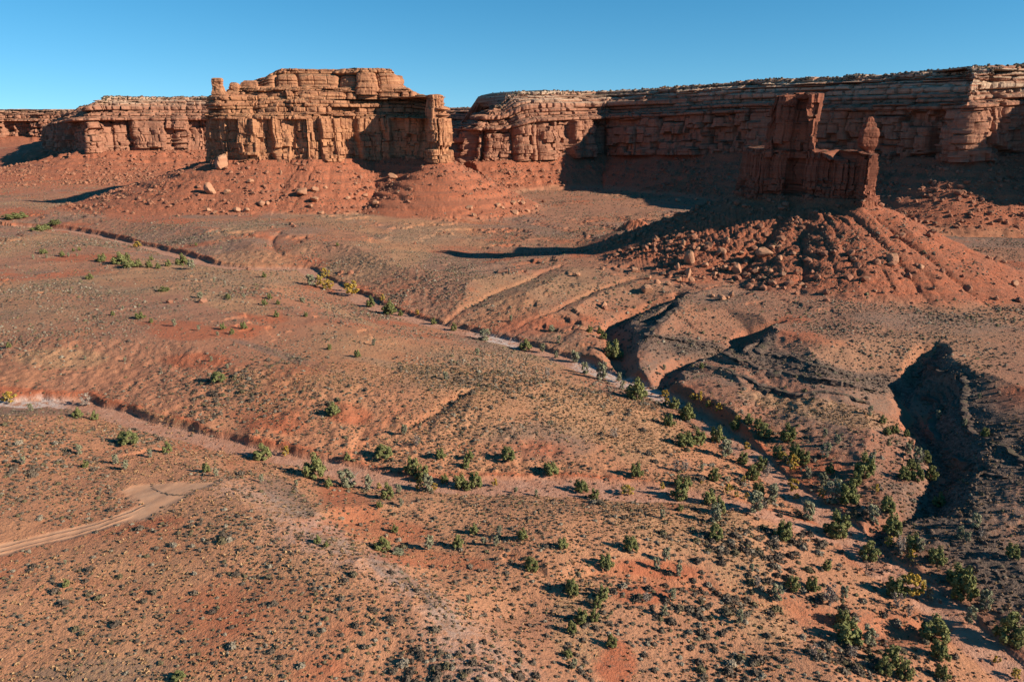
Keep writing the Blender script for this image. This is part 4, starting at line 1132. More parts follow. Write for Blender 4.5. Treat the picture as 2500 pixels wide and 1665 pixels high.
# every tree and tall bush of the photo: (crop origin, scale, 'kind x y height[ width]; ...')
PLANTS = [
 (1600, 1050, 2.55, 'j200,115,90,100;j270,95,90;j395,85,95;o450,185,105,130;y570,130,50;j680,60,80;j830,75,100;o1060,185,90;o1140,105,60;j770,180,70;y800,200,60;y860,260,100;j880,180,80;j925,215,80;o960,305,60;j1095,280,60;j1250,350,75;j1310,300,130,110;o1350,220,70;j545,215,70;j660,255,80;j605,315,85;g700,300,80;g130,265,70;g190,270,80;o290,260,40;j365,320,75;j145,350,60;j205,360,60;j155,440,110;y45,375,45;y290,340,25;y550,330,40;y455,405,60;y510,425,40;y575,440,45;y860,390,80;y880,440,40;j345,470,90;j400,530,100;o375,590,110;j155,505,40;o50,555,55;o640,540,130,150;j650,420,80;o745,455,100,90;o1050,360,80;o1110,470,140,150;y1045,430,60;y1150,400,50;j1220,480,140,110;j1455,540,95;o1370,610,110;j1490,680,130,90;o960,570,120;j1140,680,150,130;j800,690,110;j380,690,90;o1580,160,65;o1650,215,90;j1780,475,80;j1450,40,50;j1570,45,40;j2055,40,50;o2005,620,90;o1900,680,70;o1950,710,60;g2040,690,80;j2240,810,90;j1335,820,110;j1070,875,60;j1620,760,100;o1660,780,90;y1600,830,70;g1540,780,110;j1770,855,110;y1460,730,60;y1440,650,50;j855,1010,85;j990,1020,90;g1100,1120,150,110;o1180,1070,80;o770,1100,110;o600,890,50;g640,990,70;y1620,1080,140,160;j1510,1060,120;o1720,1070,80;j1900,960,110,120;j1950,1080,190,130;o2070,1140,120;o1970,1230,110;y1860,1060,50;g1800,1040,60;j1180,1250,100;j1230,1350,150,150;o1345,1380,130;j1770,1320,140,160;j1790,1450,120;j2220,1360,190,150;g995,1420,90;g1230,1430,80;j1480,1480,120;j1430,1530,100;j1560,1568,110;j1800,1568,90;y2250,1568,70;y2130,1460,50;o65,830,80;o15,880,70;o145,920,70;o105,1070,70;o60,1170,70;o530,1220,90;g1520,1130,100;g1590,1180,80;j1690,215,70;j1560,320,80;j1640,330,90;j1720,330,80;j1600,250,60'),
 (800, 1000, 2.77, 'j370,355,80,110;j765,340,70;j960,345,60;j930,400,60;j1220,365,85,90;o515,180,65;g600,260,65;j560,440,100;j630,490,100;o675,560,105,100;y620,550,65;y720,550,50;j130,370,50;o135,535,110,150;o265,545,90;y345,540,40;j400,605,100;o480,570,60;j790,500,60;j900,540,95;j940,550,60;j1000,540,100;y1130,530,55;j1490,420,60;j1520,470,80,90;j2095,470,100,75;j1720,570,80,90;j1800,610,70;y2030,590,60,90;g1940,200,65,80;j2315,120,80;j350,670,45;o495,660,50;j2270,740,60;j450,835,50;j365,955,85,105;o680,960,90,85;j875,940,80;j990,845,65;o1155,865,65;o1135,925,60;o1055,920,50;j1320,885,75;j1595,950,75;j2055,970,90,95;j1380,1100,90,85;j1890,1100,100,85;o2290,1040,90;o2220,1095,70;j1655,1240,80;o1850,1245,50;g2145,1185,50;o1410,585,40;o1270,570,40;o470,985,40,120;g2160,1600,10'),
 (800, 1250, 2.77, 'j1655,580,100;j1860,600,85;j1820,655,70;j1710,755,90;j1800,745,75;j1650,825,75;j1920,925,80;j1630,990,60;o1665,1070,70;g2155,620,70;j2330,610,80;o2290,710,65;o950,620,50'),
 (0, 1200, 2.77, 'j438,648,50;j2145,355,55;j2205,380,40;j1195,1288,50,90;o440,495,30'),
 (0, 900, 2.77, 'y45,245,70,90;o200,290,50;g560,265,85,100;j520,335,65;j630,350,55;j850,525,80,120;o525,585,60;j1125,570,70;o145,655,55;j570,670,45;j1765,620,90,110;y1930,595,60;j2120,745,150,140;j1390,705,60;o1760,770,50;j2220,805,60;o2000,795,40;j1465,100,60,85;j2250,320,75,85;o1735,445,30;o1010,605,50;o775,650,60;o840,690,60;o1460,730,50'),
 (0, 500, 2.355, 'j245,285,25,40;j355,300,30;j590,300,20;j570,330,35,50;j680,345,60,70;j725,315,35;j735,365,45,70;j795,360,40;j855,365,40;j905,370,30;j870,320,25;j965,355,35;j1040,350,60,70;o1095,375,50,60;y785,250,35,50;j510,430,30,40;j930,500,25,60;o1140,540,30,50;j1310,545,30;j1515,420,30;o1230,450,25;j1550,545,30;j1520,580,35;j1595,575,25;o1785,470,60,80;y1830,470,60;y1870,430,60;y1880,490,50,70;y1990,500,40;y2025,530,80,90;j2130,590,55;j2240,635,70,70;j2300,640,30;j1585,650,35;j1755,645,25;j800,660,35,50;j865,680,25;j645,640,25;o705,605,20;o1000,700,40;j1280,720,35;j1330,745,30;j1400,720,40;o1140,725,25;o1250,755,25;j45,825,30;o2145,810,35;j1890,835,30;j2055,880,40;o490,895,20;o715,905,25;o1215,900,25;o1305,945,25;j60,90,30,90;j110,80,30,70;j210,150,30,70;j250,145,30,60;j300,130,25,60;o390,305,25;o440,300,20;o265,310,20;o190,315,22;j1940,240,20;o1270,260,18;j1125,238,18;j455,265,20;j420,270,18;o1730,560,22,50;o1400,540,25'),
 (700, 600, 2.355, 'j845,455,35;j960,490,40;o1130,550,55,90;j1375,605,55,70;o1470,620,50;o1550,650,40;o1660,680,60,70;o1720,740,60;o1810,775,90,80;o1910,790,50;o1930,830,50;j2020,890,110,100;y2180,880,45;j2230,940,60;j2310,1010,90,80;j2210,1045,65;o915,775,45;g1500,760,60;o1095,630,40;j1820,540,45;j1740,500,35;j1800,515,35;j1885,660,100,90;o1560,565,40;o1290,435,30;y750,410,30;y550,335,40;o1520,500,30,60;o2170,720,30;y2190,920,40'),
 (1500, 700, 2.355, 'j340,700,45;y300,640,45;j325,805,60;y490,690,60;y540,710,40;y600,740,50;y705,800,50;j700,840,60;j770,795,55;j835,830,60;o1215,870,45;o1470,745,50;j1545,790,45;j1575,860,45;j1620,850,50;o1685,870,35;o1875,755,50;o2020,810,45;o2125,870,65;j500,475,30;y450,670,40;o2100,650,30;y760,950,50;y1505,1195,50')]
import re
def zone_of(px, py):
    if py > 1140 and px < 640: return 'near the dirt track clearing'
    if py < 680 and px < 620: return 'left of the long butte slope'
    if px < 700 and py < 935: return 'on the far left red hillside'
    if px < 760: return 'along the left-hand wash'
    if px < 1240 and py < 870: return 'by the far main wash'
    if px < 1320 and 870 <= py < 1080: return 'on the dotted middle flat'
    if px < 1600 and py < 1100: return 'by the wash below grey scarp'
    if px < 1320 and py < 1230: return 'along the middle wash'
    if px < 1320 and py < 1400: return 'on the flat below middle wash'
    if px < 1700 and py >= 1400: return 'on the bottom centre slope'
    if px < 1620: return 'on the flat right of centre'
    if px > 2140 and py < 1330: return 'under the right-hand scarp'
    if px < 1900 and py < 1330: return 'on the bank left of main wash'
    if py < 1330: return 'in the main wash thicket'
    if px < 2120: return 'on the lower right bank'
    return 'in the bottom right corner'
plants = []
for ox, oy, s_, txt in PLANTS:
    for q in txt.split(';'):
        k = q[0]; v = [float(a) for a in q[1:].split(',')]
        px = ox + v[0] / s_; py = oy + v[1] / s_
        hp = v[2] / s_; wp = (v[3] if len(v) > 3 else v[2] * 0.85) / s_
        if hp < 5: continue
        if any(abs(px - p[1]) < 5 and abs(py - p[2]) < 5 for p in plants): continue
        hh_ = hit(px, min(py, 1664))
        if hh_ is None: continue
        plants.append((k, px, py, hh_, 1.12 * hp * hh_[3] / F / 0.90, 1.18 * wp * hh_[3] / F))
ORD = ['leftmost', 'second from left', 'third from left', 'fourth from left', 'fifth from left', 'sixth from left', 'seventh from left',
       'eighth from left', 'ninth from left', 'tenth from left', 'eleventh from left', 'twelfth from left']
WORD = {'j': ('juniper', 'dark green', 'juniper', 'dark green junipers'), 'o': ('bush', 'pale sage-green', 'bush', 'sage-green bushes'),
        'y': ('cottonwood', 'yellow autumn', 'cottonwood', 'yellow cottonwoods'), 'g': ('bare bush', 'grey-brown', 'bush', 'bare grey bushes')}
def label_all(items, words):
    """items: (kind, size, px, zone) -> labels that single each one out"""
    res = [None] * len(items); grp = {}
    for i, (k, sz, px, zn) in enumerate(items):
        grp.setdefault((k, sz, zn), []).append((px, i))
    for (k, sz, zn), L in grp.items():
        L.sort(); n = len(L)
        nm = words[k]
        for r_, (_, i) in enumerate(L):
            if n == 1: res[i] = '%s %s %s %s' % (sz, nm[1], nm[0], zn)
            else:
                o_ = ORD[r_] if r_ < min(12, (n + 1) // 2) or n <= 1 else None
                rr2 = n - 1 - r_
                if o_ is None or rr2 == 0: o_ = ORD[min(rr2, 11)].replace('from left', 'from the right').replace('leftmost', 'rightmost')
                res[i] = '%s %s %s %s, %s' % (sz, nm[1], nm[0], zn, o_)
    return res
items = []
for k, px, py, h_, ht, wd in plants:
    sz = 'small' if ht < 2.4 else ('medium' if ht < 4.2 else 'tall')
    items.append((k, sz, px, zone_of(px, py)))
labels = label_all(items, WORD)
from collections import Counter
print('duplicate plant labels', [k for k, v in Counter(labels).items() if v > 1])
for i, (k, px, py, h_, ht, wd) in enumerate(plants):
    nm, kd, lm, bm, nv = KINDS[k]
    cm, tm_ = PROTO[k][(i * 7 + 3) % nv]
    r_ = empty(nm, (h_[0], h_[1] + 0.3 * wd, float(ground_z(h_[0], h_[1] + 0.3 * wd)) - 0.03 * ht))
    r_.rotation_euler = (0, 0, RG.uniform(0, 6.28)); sxy = wd / 0.90
    r_.scale = (sxy, sxy * RG.uniform(0.9, 1.1), ht)
    c_ = bpy.data.objects.new('crown', cm); COL.objects.link(c_); c_.parent = r_
    t_ = bpy.data.objects.new('trunk', tm_); COL.objects.link(t_); t_.parent = r_
    tag(r_, labels[i], WORD[k][2], WORD[k][3])
print('plants', len(plants), round(time.time() - T0, 1))

# ---- low shrubs
def shrub_unit(seed, nq, nn_=9, mm_=3):
    rg = np.random.RandomState(seed)
    # squat dome of jagged faces
    n1, n2_ = (nn_, mm_)
    V = []
    for j in range(n2_):
        th = j / n2_ * math.pi / 2
        for i in range(n1):
            a = (i + 0.5 * (j % 2)) / n1 * 2 * math.pi
            r_ = 0.44 * math.cos(th) * rg.uniform(0.7, 1.2)
            V.append((math.cos(a) * r_, math.sin(a) * r_, 0.40 * math.sin(th) * rg.uniform(0.8, 1.2) - 0.04))
    V.append((0, 0, 0.40)); V.append((0.02, 0, 0.41)); V = np.array(V)
    Fq = []
    for j in range(n2_ - 1):
        for i in range(n1):
            Fq.append((j * n1 + i, j * n1 + (i + 1) % n1, (j + 1) * n1 + (i + 1) % n1, (j + 1) * n1 + i))
    top = len(V) - 2
    for i in range(n1):
        Fq.append(((n2_ - 1) * n1 + i, (n2_ - 1) * n1 + (i + 1) % n1, top, top + 1))
    Fq = np.array(Fq)
    if nq:
        d = rg.normal(size=(nq, 3)); d[:, 2] = np.abs(d[:, 2]); d /= np.linalg.norm(d, axis=1)[:, None]
        p = d * np.array([0.46, 0.46, 0.42]) * rg.uniform(0.7, 1.15, nq)[:, None]
        nn = d + rg.normal(size=(nq, 3)) * 0.8; nn /= np.linalg.norm(nn, axis=1)[:, None]
        qv, qf = quads(p, nn, 0.20, rg)
        Fq = np.concatenate([Fq, qf + len(V)]); V = np.concatenate([V, qv])
    return V, Fq
def shrub_material(name, use_obj):
    T = NT(name)
    if use_obj: r = T.n('ShaderNodeObjectInfo').outputs['Random']
    else: r = T.attr('rnd')
    g = T.n('ShaderNodeNewGeometry').outputs['Random Per Island']
    c = T.mix(T.ramp(r, 0.0, 0.55), (0.098, 0.070, 0.052), (0.165, 0.122, 0.086))
    c = T.mix(T.ramp(r, 0.62, 0.72), c, (0.150, 0.120, 0.062))
    c = T.mix(T.ramp(r, 0.84, 0.86), c, (0.30, 0.24, 0.17))
    c = T.mix(T.math('MULTIPLY', g, 0.5), c, (0.095, 0.064, 0.044))
    return T.finish(c)
M_SH = shrub_material('desert_shrub', True); M_SHS = shrub_material('desert_shrubs', False)
def scatter_cells(spacing, rmin, rmax, seed):
    n = int((rmax * 2) / spacing)
    rg = np.random.RandomState(seed)
    xs = (np.arange(n) - n / 2) * spacing; ys = np.arange(0, rmax, spacing)
    X, Y = np.meshgrid(xs, ys)
    X = (X + rg.uniform(-.5, .5, X.shape) * spacing).ravel(); Y = (Y + rg.uniform(-.5, .5, Y.shape) * spacing).ravel()
    D = np.hypot(X, Y); m = (D > rmin) & (D < rmax) & (np.abs(X) < Y * 0.80 + 20)
    return X[m], Y[m], D[m], rg
def density(x, y, z):
    px, py, _ = project(x, y, z)
    clump = fbm(x / 11.0, y / 11.0, 3, 800); broad = fbm(x / 45.0, y / 45.0, 3, 820)
    p = np.clip(0.52 + 0.75 * clump + 0.6 * broad, 0.03, 1.0)
    def blob(cx, cy, rx, ry, v, rot=0.0):
        a = px - cx; b = py - cy; c, s = math.cos(rot), math.sin(rot)
        e = ((a * c + b * s) / rx) ** 2 + ((-a * s + b * c) / ry) ** 2 + clump * 0.5
        return sstep(1.3, 0.6, e) * v
    for a in ((800,1560,260,130,.75),(650,1450,170,90,.5),(1000,1650,250,70,.7),(1250,1090,240,70,.55),(1180,900,200,60,.5),(200,1230,220,60,.45),(60,1100,140,60,.5),
              (950,1290,330,70,.3),(1250,1240,180,30,.5,.05),(1700,1500,140,90,.5),(700,1010,150,60,.5),(1120,1400,200,60,.3),(400,1070,160,22,.5),(1500,1560,120,60,.3)):
        p = np.maximum(p, blob(*a[:4], 1.0, *(a[5:] if len(a) > 5 else ())) * min(1, a[4] + 0.35))
    for a in ((400,1420,190,80,.75),(250,1350,200,35,.55),(1600,1270,150,80,.6),(1500,1080,140,60,.6),(850,1010,70,28,.7),(1100,1360,100,16,.7),(1390,1370,80,20,.7),(1600,1400,90,30,.5),(1580,1660,100,60,.8),
              (1900,1550,150,60,.7),(2050,1380,120,50,.7),(2400,1500,120,50,.7),(1850,1240,100,60,.6),(1500,1610,60,50,.7),(350,1500,140,50,.4)):
        p = p * (1 - blob(*a[:4], a[4]))
    i = lambda M, c: mask_at(M, c, x, y)
    p = p * (1 - i(M1, 1)) * (1 - 0.92 * i(M1, 0)) * (1 - 0.55 * i(M1, 2)) * (1 - np.where(i(OWN, 0) >= 3, 0.15, 0.8) * i(M1, 3)) * (1 - 0.5 * i(M2, 3))
    o_ = mask_at(OWN, 0, x, y); p[(o_ > 0) & (o_ < 3)] *= 0.5
    return p
SX, SY, SZ, SS, SR = [], [], [], [], []
for spc, r0, r1, seed in ((0.98, 85, 190, 1), (1.08, 190, 330, 2), (1.28, 330, 620, 3), (2.6, 620, 1150, 4)):
    X, Y, D, rg = scatter_cells(spc, r0, r1, seed)
    Z = ground_z(X, Y); px, py, dp = project(X, Y, Z)
    m = (px > -70) & (px < 2570) & (py < 1730) & (py > 380); X, Y, Z, D = X[m], Y[m], Z[m], D[m]
    p = density(X, Y, Z) * (0.85 if spc < 2 else 0.7)
    p = np.maximum(p, 0.30 * sstep(230, 300, D) * sstep(-0.5, 0.3, fbm(X / 30., Y / 30., 3, 861)) * (1 - mask_at(M1, 0, X, Y)))
    m = rg.uniform(size=len(X)) < p; X, Y, Z, D, p = X[m], Y[m], Z[m], D[m], p[m]
    reg = 0.85 + 0.5 * sstep(-0.2, 0.5, fbm(X / 30., Y / 30., 3, 850))
    size = np.exp(rg.normal(size=len(X)) * 0.40) * 0.56 * reg * (1.0 if spc < 1.2 else (1.22 if spc < 2 else 1.8))
    px, py, _ = project(X, Y, Z); size *= 1 + 0.9 * np.exp(-(((px - 1600) * 0.8 - (py - 1000) * 1.05) / 260.0) ** 2) * (px > 1450) * (rg.uniform(size=len(X)) < 0.35)
    SX.append(X); SY.append(Y); SZ.append(Z); SS.append(np.clip(size, 0.3, 2.0 if spc < 3 else 3.2)); SR.append(rg.uniform(size=len(X)))
SX, SY, SZ, SS, SR = map(np.concatenate, (SX, SY, SZ, SS, SR))
ppx, ppy, pdp = project(SX, SY, SZ)
inview = (ppx > 8) & (ppx < 2492) & (ppy < 1655)
rank = np.argsort(-(SS / pdp) * inview)
ind = rank[:300]; rest = np.ones(len(SX), bool); rest[ind] = False
SHP = []
for v in range(8):
    V, Fq = shrub_unit(40 + v, 90)
    o = mesh_np('shrub', V, Fq, M_SH, False); SHP.append(o.data); bpy.data.objects.remove(o)
def patch_name(px, py):
    if px < 420: return 'bottom left corner'
    if px < 620: return 'bottom edge left of centre'
    if px < 800: return 'densely dotted orange flat at bottom left'
    if px < 1000: return 'dark dotted flat at the bottom edge'
    if px < 1250: return 'foot of the pale stony ridge at bottom centre'
    if px < 1700: return 'red slope at bottom centre'
    return 'lower right bank near the wash'
for k in ind:
    o = bpy.data.objects.new('desert_shrub', SHP[int(k) % 8]); COL.objects.link(o)
    o.location = (SX[k], SY[k], SZ[k]); o.rotation_euler = (0, 0, SR[k] * 40); o.scale = (SS[k] * 1.15, SS[k] * 0.95, SS[k])
    tag(o, 'low dark grey-brown shrub on the %s' % patch_name(ppx[k], ppy[k]), 'shrub', 'low dark shrubs on the ' + patch_name(ppx[k], ppy[k]))
def merge_units(units, X, Y, Z, S, R, seed, flat=None):
    rg = np.random.RandomState(seed); Vs, Fs, Rs = [], [], []; off = 0
    for u, (V, Fq) in enumerate(units):
        idx = np.nonzero((np.arange(len(X)) % len(units)) == u)[0]
        if len(idx) == 0: continue
        a = rg.uniform(0, 6.28, len(idx)); c, s = np.cos(a)[:, None], np.sin(a)[:, None]
        s3 = S[idx][:, None]; ex = rg.uniform(0.8, 1.3, len(idx))[:, None]; ez = rg.uniform(0.75, 1.2, len(idx))[:, None]
        vx = (V[:, 0] * c * ex - V[:, 1] * s) * s3 + X[idx][:, None]
        vy = (V[:, 0] * s * ex + V[:, 1] * c) * s3 + Y[idx][:, None]
        vz = V[:, 2] * s3 * ez + Z[idx][:, None]
        Vs.append(np.stack([vx, vy, vz], -1).reshape(-1, 3))
        Fs.append((Fq[None] + (np.arange(len(idx)) * len(V))[:, None, None] + off).reshape(-1, Fq.shape[1]))
        Rs.append(np.repeat(R[idx], len(V))); off += len(idx) * len(V)
    return np.concatenate(Vs), np.concatenate(Fs), np.concatenate(Rs)
nearm = rest & (pdp < 250); farm = rest & (pdp >= 250)
V1, F1, R1 = merge_units([shrub_unit(60 + v, 46) for v in range(6)], SX[nearm], SY[nearm], SZ[nearm], SS[nearm], SR[nearm], 5)
V2, F2, R2 = merge_units([shrub_unit(80 + v, 4, 6, 2) for v in range(6)], SX[farm], SY[farm], SZ[farm], SS[farm], SR[farm], 6)
o = mesh_np('low_scrub', np.concatenate([V1, V2]), np.concatenate([F1, F2 + len(V1)]), M_SHS, False, {'rnd': np.concatenate([R1, R2])})
tag(o, 'low dark scrub dotting the desert floor', 'scrub', kind='stuff')
print('shrubs', len(SX), nearm.sum(), round(time.time() - T0, 1))

# ---- dry grass tufts
X, Y, D, rg = scatter_cells(0.80, 85, 240, 71)
Z = ground_z(X, Y); px, py, _ = project(X, Y, Z)
m = (px > -40) & (px < 2540) & (py < 1700); X, Y, Z, D = X[m], Y[m], Z[m], D[m]
p = np.clip(0.30 + 0.5 * fbm(X / 14., Y / 14., 3, 950) + 0.35 * mask_at(M2, 0, X, Y), 0.03, 0.9) * (1 - mask_at(M1, 1, X, Y)) * (1 - 0.85 * mask_at(M1, 0, X, Y)) * (1 - 0.5 * mask_at(M1, 2, X, Y))
m = rg.uniform(size=len(X)) < p; X, Y, Z = X[m], Y[m], Z[m]
def tuft_unit(seed):
    rg = np.random.RandomState(seed); d = rg.normal(size=(9, 3)); d[:, 2] = np.abs(d[:, 2]); d /= np.linalg.norm(d, axis=1)[:, None]
    return quads(d * np.array([.35, .35, .35]), np.cross(d, rg.normal(size=(9, 3))), 0.55, rg)
T = NT('dry_grass'); g_ = T.attr('rnd')
M_GR = T.finish(T.mix(T.ramp(g_, .55, .65), T.mix(g_, (0.40, 0.235, 0.120), (0.30, 0.165, 0.085)), (0.15, 0.105, 0.065)))
V, Fq, R_ = merge_units([tuft_unit(700 + v) for v in range(8)], X, Y, Z, rg.uniform(0.25, 0.62, len(X)), rg.uniform(size=len(X)), 9)
tag(mesh_np('dry_grass', V, Fq, M_GR, False, {'rnd': R_}), 'dry straw-coloured grass tufts between the shrubs', 'grass', kind='stuff')
print('tufts', len(X))

# ---- brush on the mesa rims
rg = np.random.RandomState(99)
X, Y, Z, n0 = mg1
bi = rg.randint(n0 - 10, n0 + 5, 9000); bj = rg.randint(0, X.shape[1] - 1, 9000)
f_ = rg.uniform(size=9000)
bx_ = X[bi, bj] * (1 - f_) + X[bi + 1, bj] * f_; by_ = Y[bi, bj] * (1 - f_) + Y[bi + 1, bj] * f_; bz_ = Z[bi, bj] * (1 - f_) + Z[bi + 1, bj] * f_
keep = fbm(bx_ / 25., by_ / 25., 2, 5) + 0.3 > rg.uniform(-0.6, 0.8, 9000)
V, Fq, R_ = merge_units([shrub_unit(90 + v, 10) for v in range(4)], bx_[keep], by_[keep], bz_[keep], rg.uniform(1.6, 3.6, keep.sum()), rg.uniform(0, .8, keep.sum()), 8)
tag(mesh_np('rim_brush', V, Fq, M_SHS, False, {'rnd': R_}), 'dark brush along the mesa rims', 'brush', kind='stuff')

# ---- boulders
def rock_unit(seed, sub=2):
    rg = np.random.RandomState(seed)
    bm = bmesh.new(); bmesh.ops.create_icosphere(bm, subdivisions=sub, radius=1.0)
    V = np.array([v.co[:] for v in bm.verts]); Fq = np.array([[l.index for l in f.verts] for f in bm.faces]); bm.free()
    n = rg.normal(size=(9, 3)); n /= np.linalg.norm(n, axis=1)[:, None]; n = np.concatenate([n, -n[:3]])
    d = rg.uniform(0.34, 0.62, len(n))
    dt = V @ n.T
    r_ = np.min(np.where(dt > 0.05, d[None] / np.maximum(dt, 0.05), 9.0), axis=1); r_ = np.minimum(r_, 0.75)
    V = V * r_[:, None]; V -= (V.max(0) + V.min(0)) / 2; V *= 0.5 / np.abs(V).max(0) * np.array([1, 1, 0.9])
    return V, Fq
import bmesh
M_BO = rock_material('boulder_sandstone', (0.46, 0.235, 0.135), (0.36, 0.165, 0.095), (0.52, 0.31, 0.20), topz=(400, 410), varnish=0.3, strata=0.3, bump=0.25)
M_RU = rock_material('rubble', (0.34, 0.145, 0.083), (0.24, 0.098, 0.060), (0.42, 0.22, 0.14), topz=(400, 410), varnish=0.3, strata=0.4, bump=0.2)
M_DK = rock_material('dark_rubble', (0.16, 0.098, 0.072), (0.085, 0.058, 0.045), (0.34, 0.24, 0.18), topz=(400, 410), varnish=0.3, strata=0.3, bump=0.2)
BOP = []
for v in range(8):
    V, Fq = rock_unit(300 + v, 3)
    o = mesh_np('boulder', V, Fq, M_BO, False); BOP.append(o.data); bpy.data.objects.remove(o)
BOULD = [(1400, 440, 2.141, 'b', '1005,410,80;1080,420,40;1075,352,25;775,390,55;805,318,30;610,435,60,75;600,510,24,65;620,530,40;550,530,40;855,490,50,60;795,475,45;905,435,30;630,300,25;575,345,25,40;385,590,50,45;780,625,45;808,620,25;828,612,30,45;725,612,30;160,670,35,40;20,500,30;150,468,25;320,480,40;1680,435,60,55;1820,465,40;2310,555,40,35;2220,420,40;2250,435,30;2170,412,25;440,540,35;390,520,35;545,470,25,45;1040,360,30;1100,505,35;1190,555,30;1150,395,30;1065,560,20;910,560,25;1515,125,20;540,300,15;490,325,15;395,345,20;1495,690,20;1580,585,20;1885,575,20;690,455,35;740,500,30;500,550,30;470,500,30;680,520,30;830,540,30;960,470,30;1000,520,25;1030,480,25;880,400,28;700,340,26;650,370,26;560,560,26'),
 (480, 140, 3.364, 'a', '105,1130,85,110;245,1125,55;200,910,105,130;440,1040,50;860,1150,90;965,1110,60;960,1195,95,50;330,1275,60;400,1275,60;530,1230,70;575,1215,45;95,1265,40;1470,1225,55;1610,1005,80,50;2240,1260,60,35;2275,1315,40;690,970,25,40;930,1240,45;1020,1290,40;1240,1170,45;1380,1150,45;1060,1080,35;150,1290,35;1160,1050,40;1300,1060,40'),
 (1080, 150, 3.364, 'c', '600,1260,60;700,1240,40;455,1205,50;580,1180,45;660,1175,45;835,1160,40;1940,1155,50;1845,1150,25;225,1225,50;255,1280,45;495,1210,30;620,1160,30;770,1200,30;1700,1260,25;2090,1140,30')]
WB = {'a': ('boulder', 'orange sandstone', 'boulder', 'boulders on the long butte\'s slope'), 'b': ('boulder', 'brown sandstone', 'boulder', 'boulders fallen below the tower butte'),
      'c': ('boulder', 'pale orange', 'boulder', 'boulders on the flat between the buttes')}
def bzone(k, px, py):
    if k == 'a': return ('on upper' if py < 460 else 'at foot of') + (' long butte talus, left half' if px < 700 else ' long butte talus, right half')
    if k == 'c': return 'on the flat right of the long butte' if px < 1400 else 'by the shaded mesa foot'
    if py > 735: return 'on scrub flat below tower butte'
    if px > 2150: return 'right of the red cone'
    if px > 1880: return 'on the gullied red cone'
    if py < 620: return 'high on slope under the tower'
    if px < 1600: return 'left of the rubble slope'
    return ('in lower' if py > 670 else 'in upper') + ' boulder field below tower'
bl = []
for ox, oy, s_, k, txt in BOULD:
    for q in txt.split(';'):
        v = [float(a) for a in q.split(',')]
        px = ox + v[0] / s_; py = oy + v[1] / s_
        h_ = hit(px, py)
        if h_ is None: continue
        wm = v[2] / s_ * h_[3] / F; hm = (v[3] if len(v) > 3 else v[2] * 0.72) / s_ * h_[3] / F
        bl.append((k, px, py, h_, wm, hm))
items = [(k, 'small' if w_ < 4.5 else ('medium' if w_ < 7.5 else 'huge'), px, bzone(k, px, py)) for k, px, py, h_, w_, hm in bl]
labels = label_all(items, WB)
print('duplicate boulder labels', [k for k, v in Counter(labels).items() if v > 1])
for i, (k, px, py, h_, wm, hm) in enumerate(bl):
    o = bpy.data.objects.new('boulder', BOP[i % 8]); COL.objects.link(o)
    o.location = (h_[0], h_[1] + wm * 0.3, float(ground_z(h_[0], h_[1] + wm * 0.3)) + hm * 0.30)
    o.rotation_euler = (RG.uniform(-.3, .3), RG.uniform(-.3, .3), RG.uniform(0, 6.28)); o.scale = (wm * 1.08, wm * RG.uniform(.8, 1.1), hm * 1.15)
    tag(o, labels[i], 'boulder', WB[k][3])

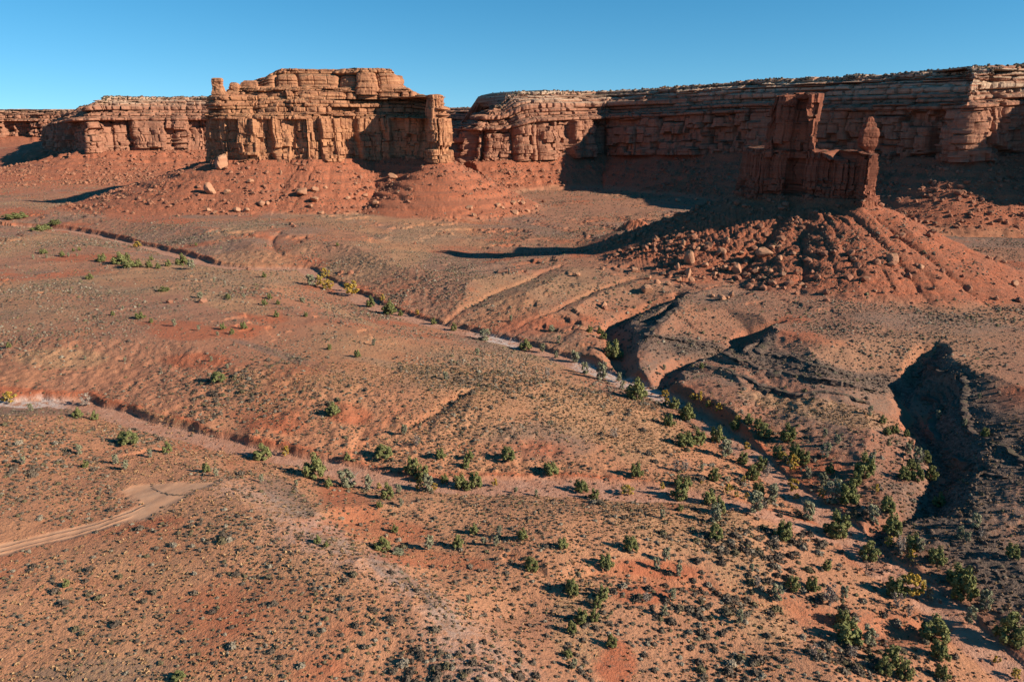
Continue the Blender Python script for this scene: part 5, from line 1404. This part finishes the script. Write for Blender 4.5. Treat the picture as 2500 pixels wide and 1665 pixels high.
# ---- rubble that nobody could count: talus debris and the dark rocks of the scarps
def rubble(name, mat, spacing, rmin, rmax, pf, smin, smax, seed, label):
    X, Y, D, rg = scatter_cells(spacing, rmin, rmax, seed)
    p = pf(X, Y, D); m = rg.uniform(size=len(X)) < p; X, Y, D = X[m], Y[m], D[m]
    Z = ground_z(X, Y); px, py, _ = project(X, Y, Z)
    m = (px > -60) & (px < 2560) & (py < 1700); X, Y, Z, D = X[m], Y[m], Z[m], D[m]
    u = rg.uniform(size=len(X)); size = smin * (smax / smin) ** (u ** 3.0)
    V, Fq, R_ = merge_units([rock_unit(500 + v, 1) for v in range(8)], X, Y, Z + size * 0.15, size, rg.uniform(size=len(X)), seed)
    o = mesh_np(name, V, Fq, mat, False); tag(o, label, 'rubble', kind='stuff'); print(name, len(X), round(time.time() - T0, 1))
rubble('talus_rubble', M_RU, 1.9, 290, 900, lambda x, y, d: mask_at(M1, 3, x, y) * np.clip(0.40 + 1.1 * fbm(x / 22., y / 22., 3, 901), 0, 1) * np.where(mask_at(OWN, 0, x, y) == 1, 0.45, 1) * np.where((d < 560) & (x > 145), 0.25, 1.0), 0.5, 4.2, 31, 'broken rock covering the slopes below the cliffs')
rubble('mesa_rubble', M_RU, 3.6, 600, 1350, lambda x, y, d: (mask_at(OWN, 0, x, y) >= 3) * np.clip(0.35 + 1.2 * fbm(x / 35., y / 35., 3, 905), 0, 1), 0.9, 5.5, 37, 'broken rock lying on the slopes below the mesa walls')
rubble('scarp_rubble', M_DK, 0.85, 150, 420, lambda x, y, d: mask_at(M2, 3, x, y) * 0.55, 0.3, 1.2, 33, 'dark broken rock along the bench edges')
def pfw(x, y, d):
    return mask_at(M1, 0, x, y) * 0.25
rubble('wash_stones', M_RU, 1.0, 90, 320, pfw, 0.15, 0.8, 35, 'stones lying in the dry washes')

# ---- the curved row of stones on the clearing
pts = catmull([(372,1183),(378,1194),(395,1202),(418,1208),(445,1209),(475,1205)], 9)
cx_, cy_ = [], []
rg = np.random.RandomState(4)
for a, b in zip(pts[:-1], pts[1:]):
    for t in np.linspace(0, 1, 3, endpoint=False):
        q = hit(*(a + (b - a) * t)); cx_.append(q[0] + rg.normal() * .12); cy_.append(q[1] + rg.normal() * .12)
cx_ = np.array(cx_); cy_ = np.array(cy_)
V, Fq, R_ = merge_units([rock_unit(520 + v, 1) for v in range(4)], cx_, cy_, ground_z(cx_, cy_) + 0.05, rg.uniform(.22, .5, len(cx_)), cx_, 3)
tag(mesh_np('stone_row', V, Fq, M_DK, False), 'curved row of dark stones lying across the pale dirt clearing', 'stone row')
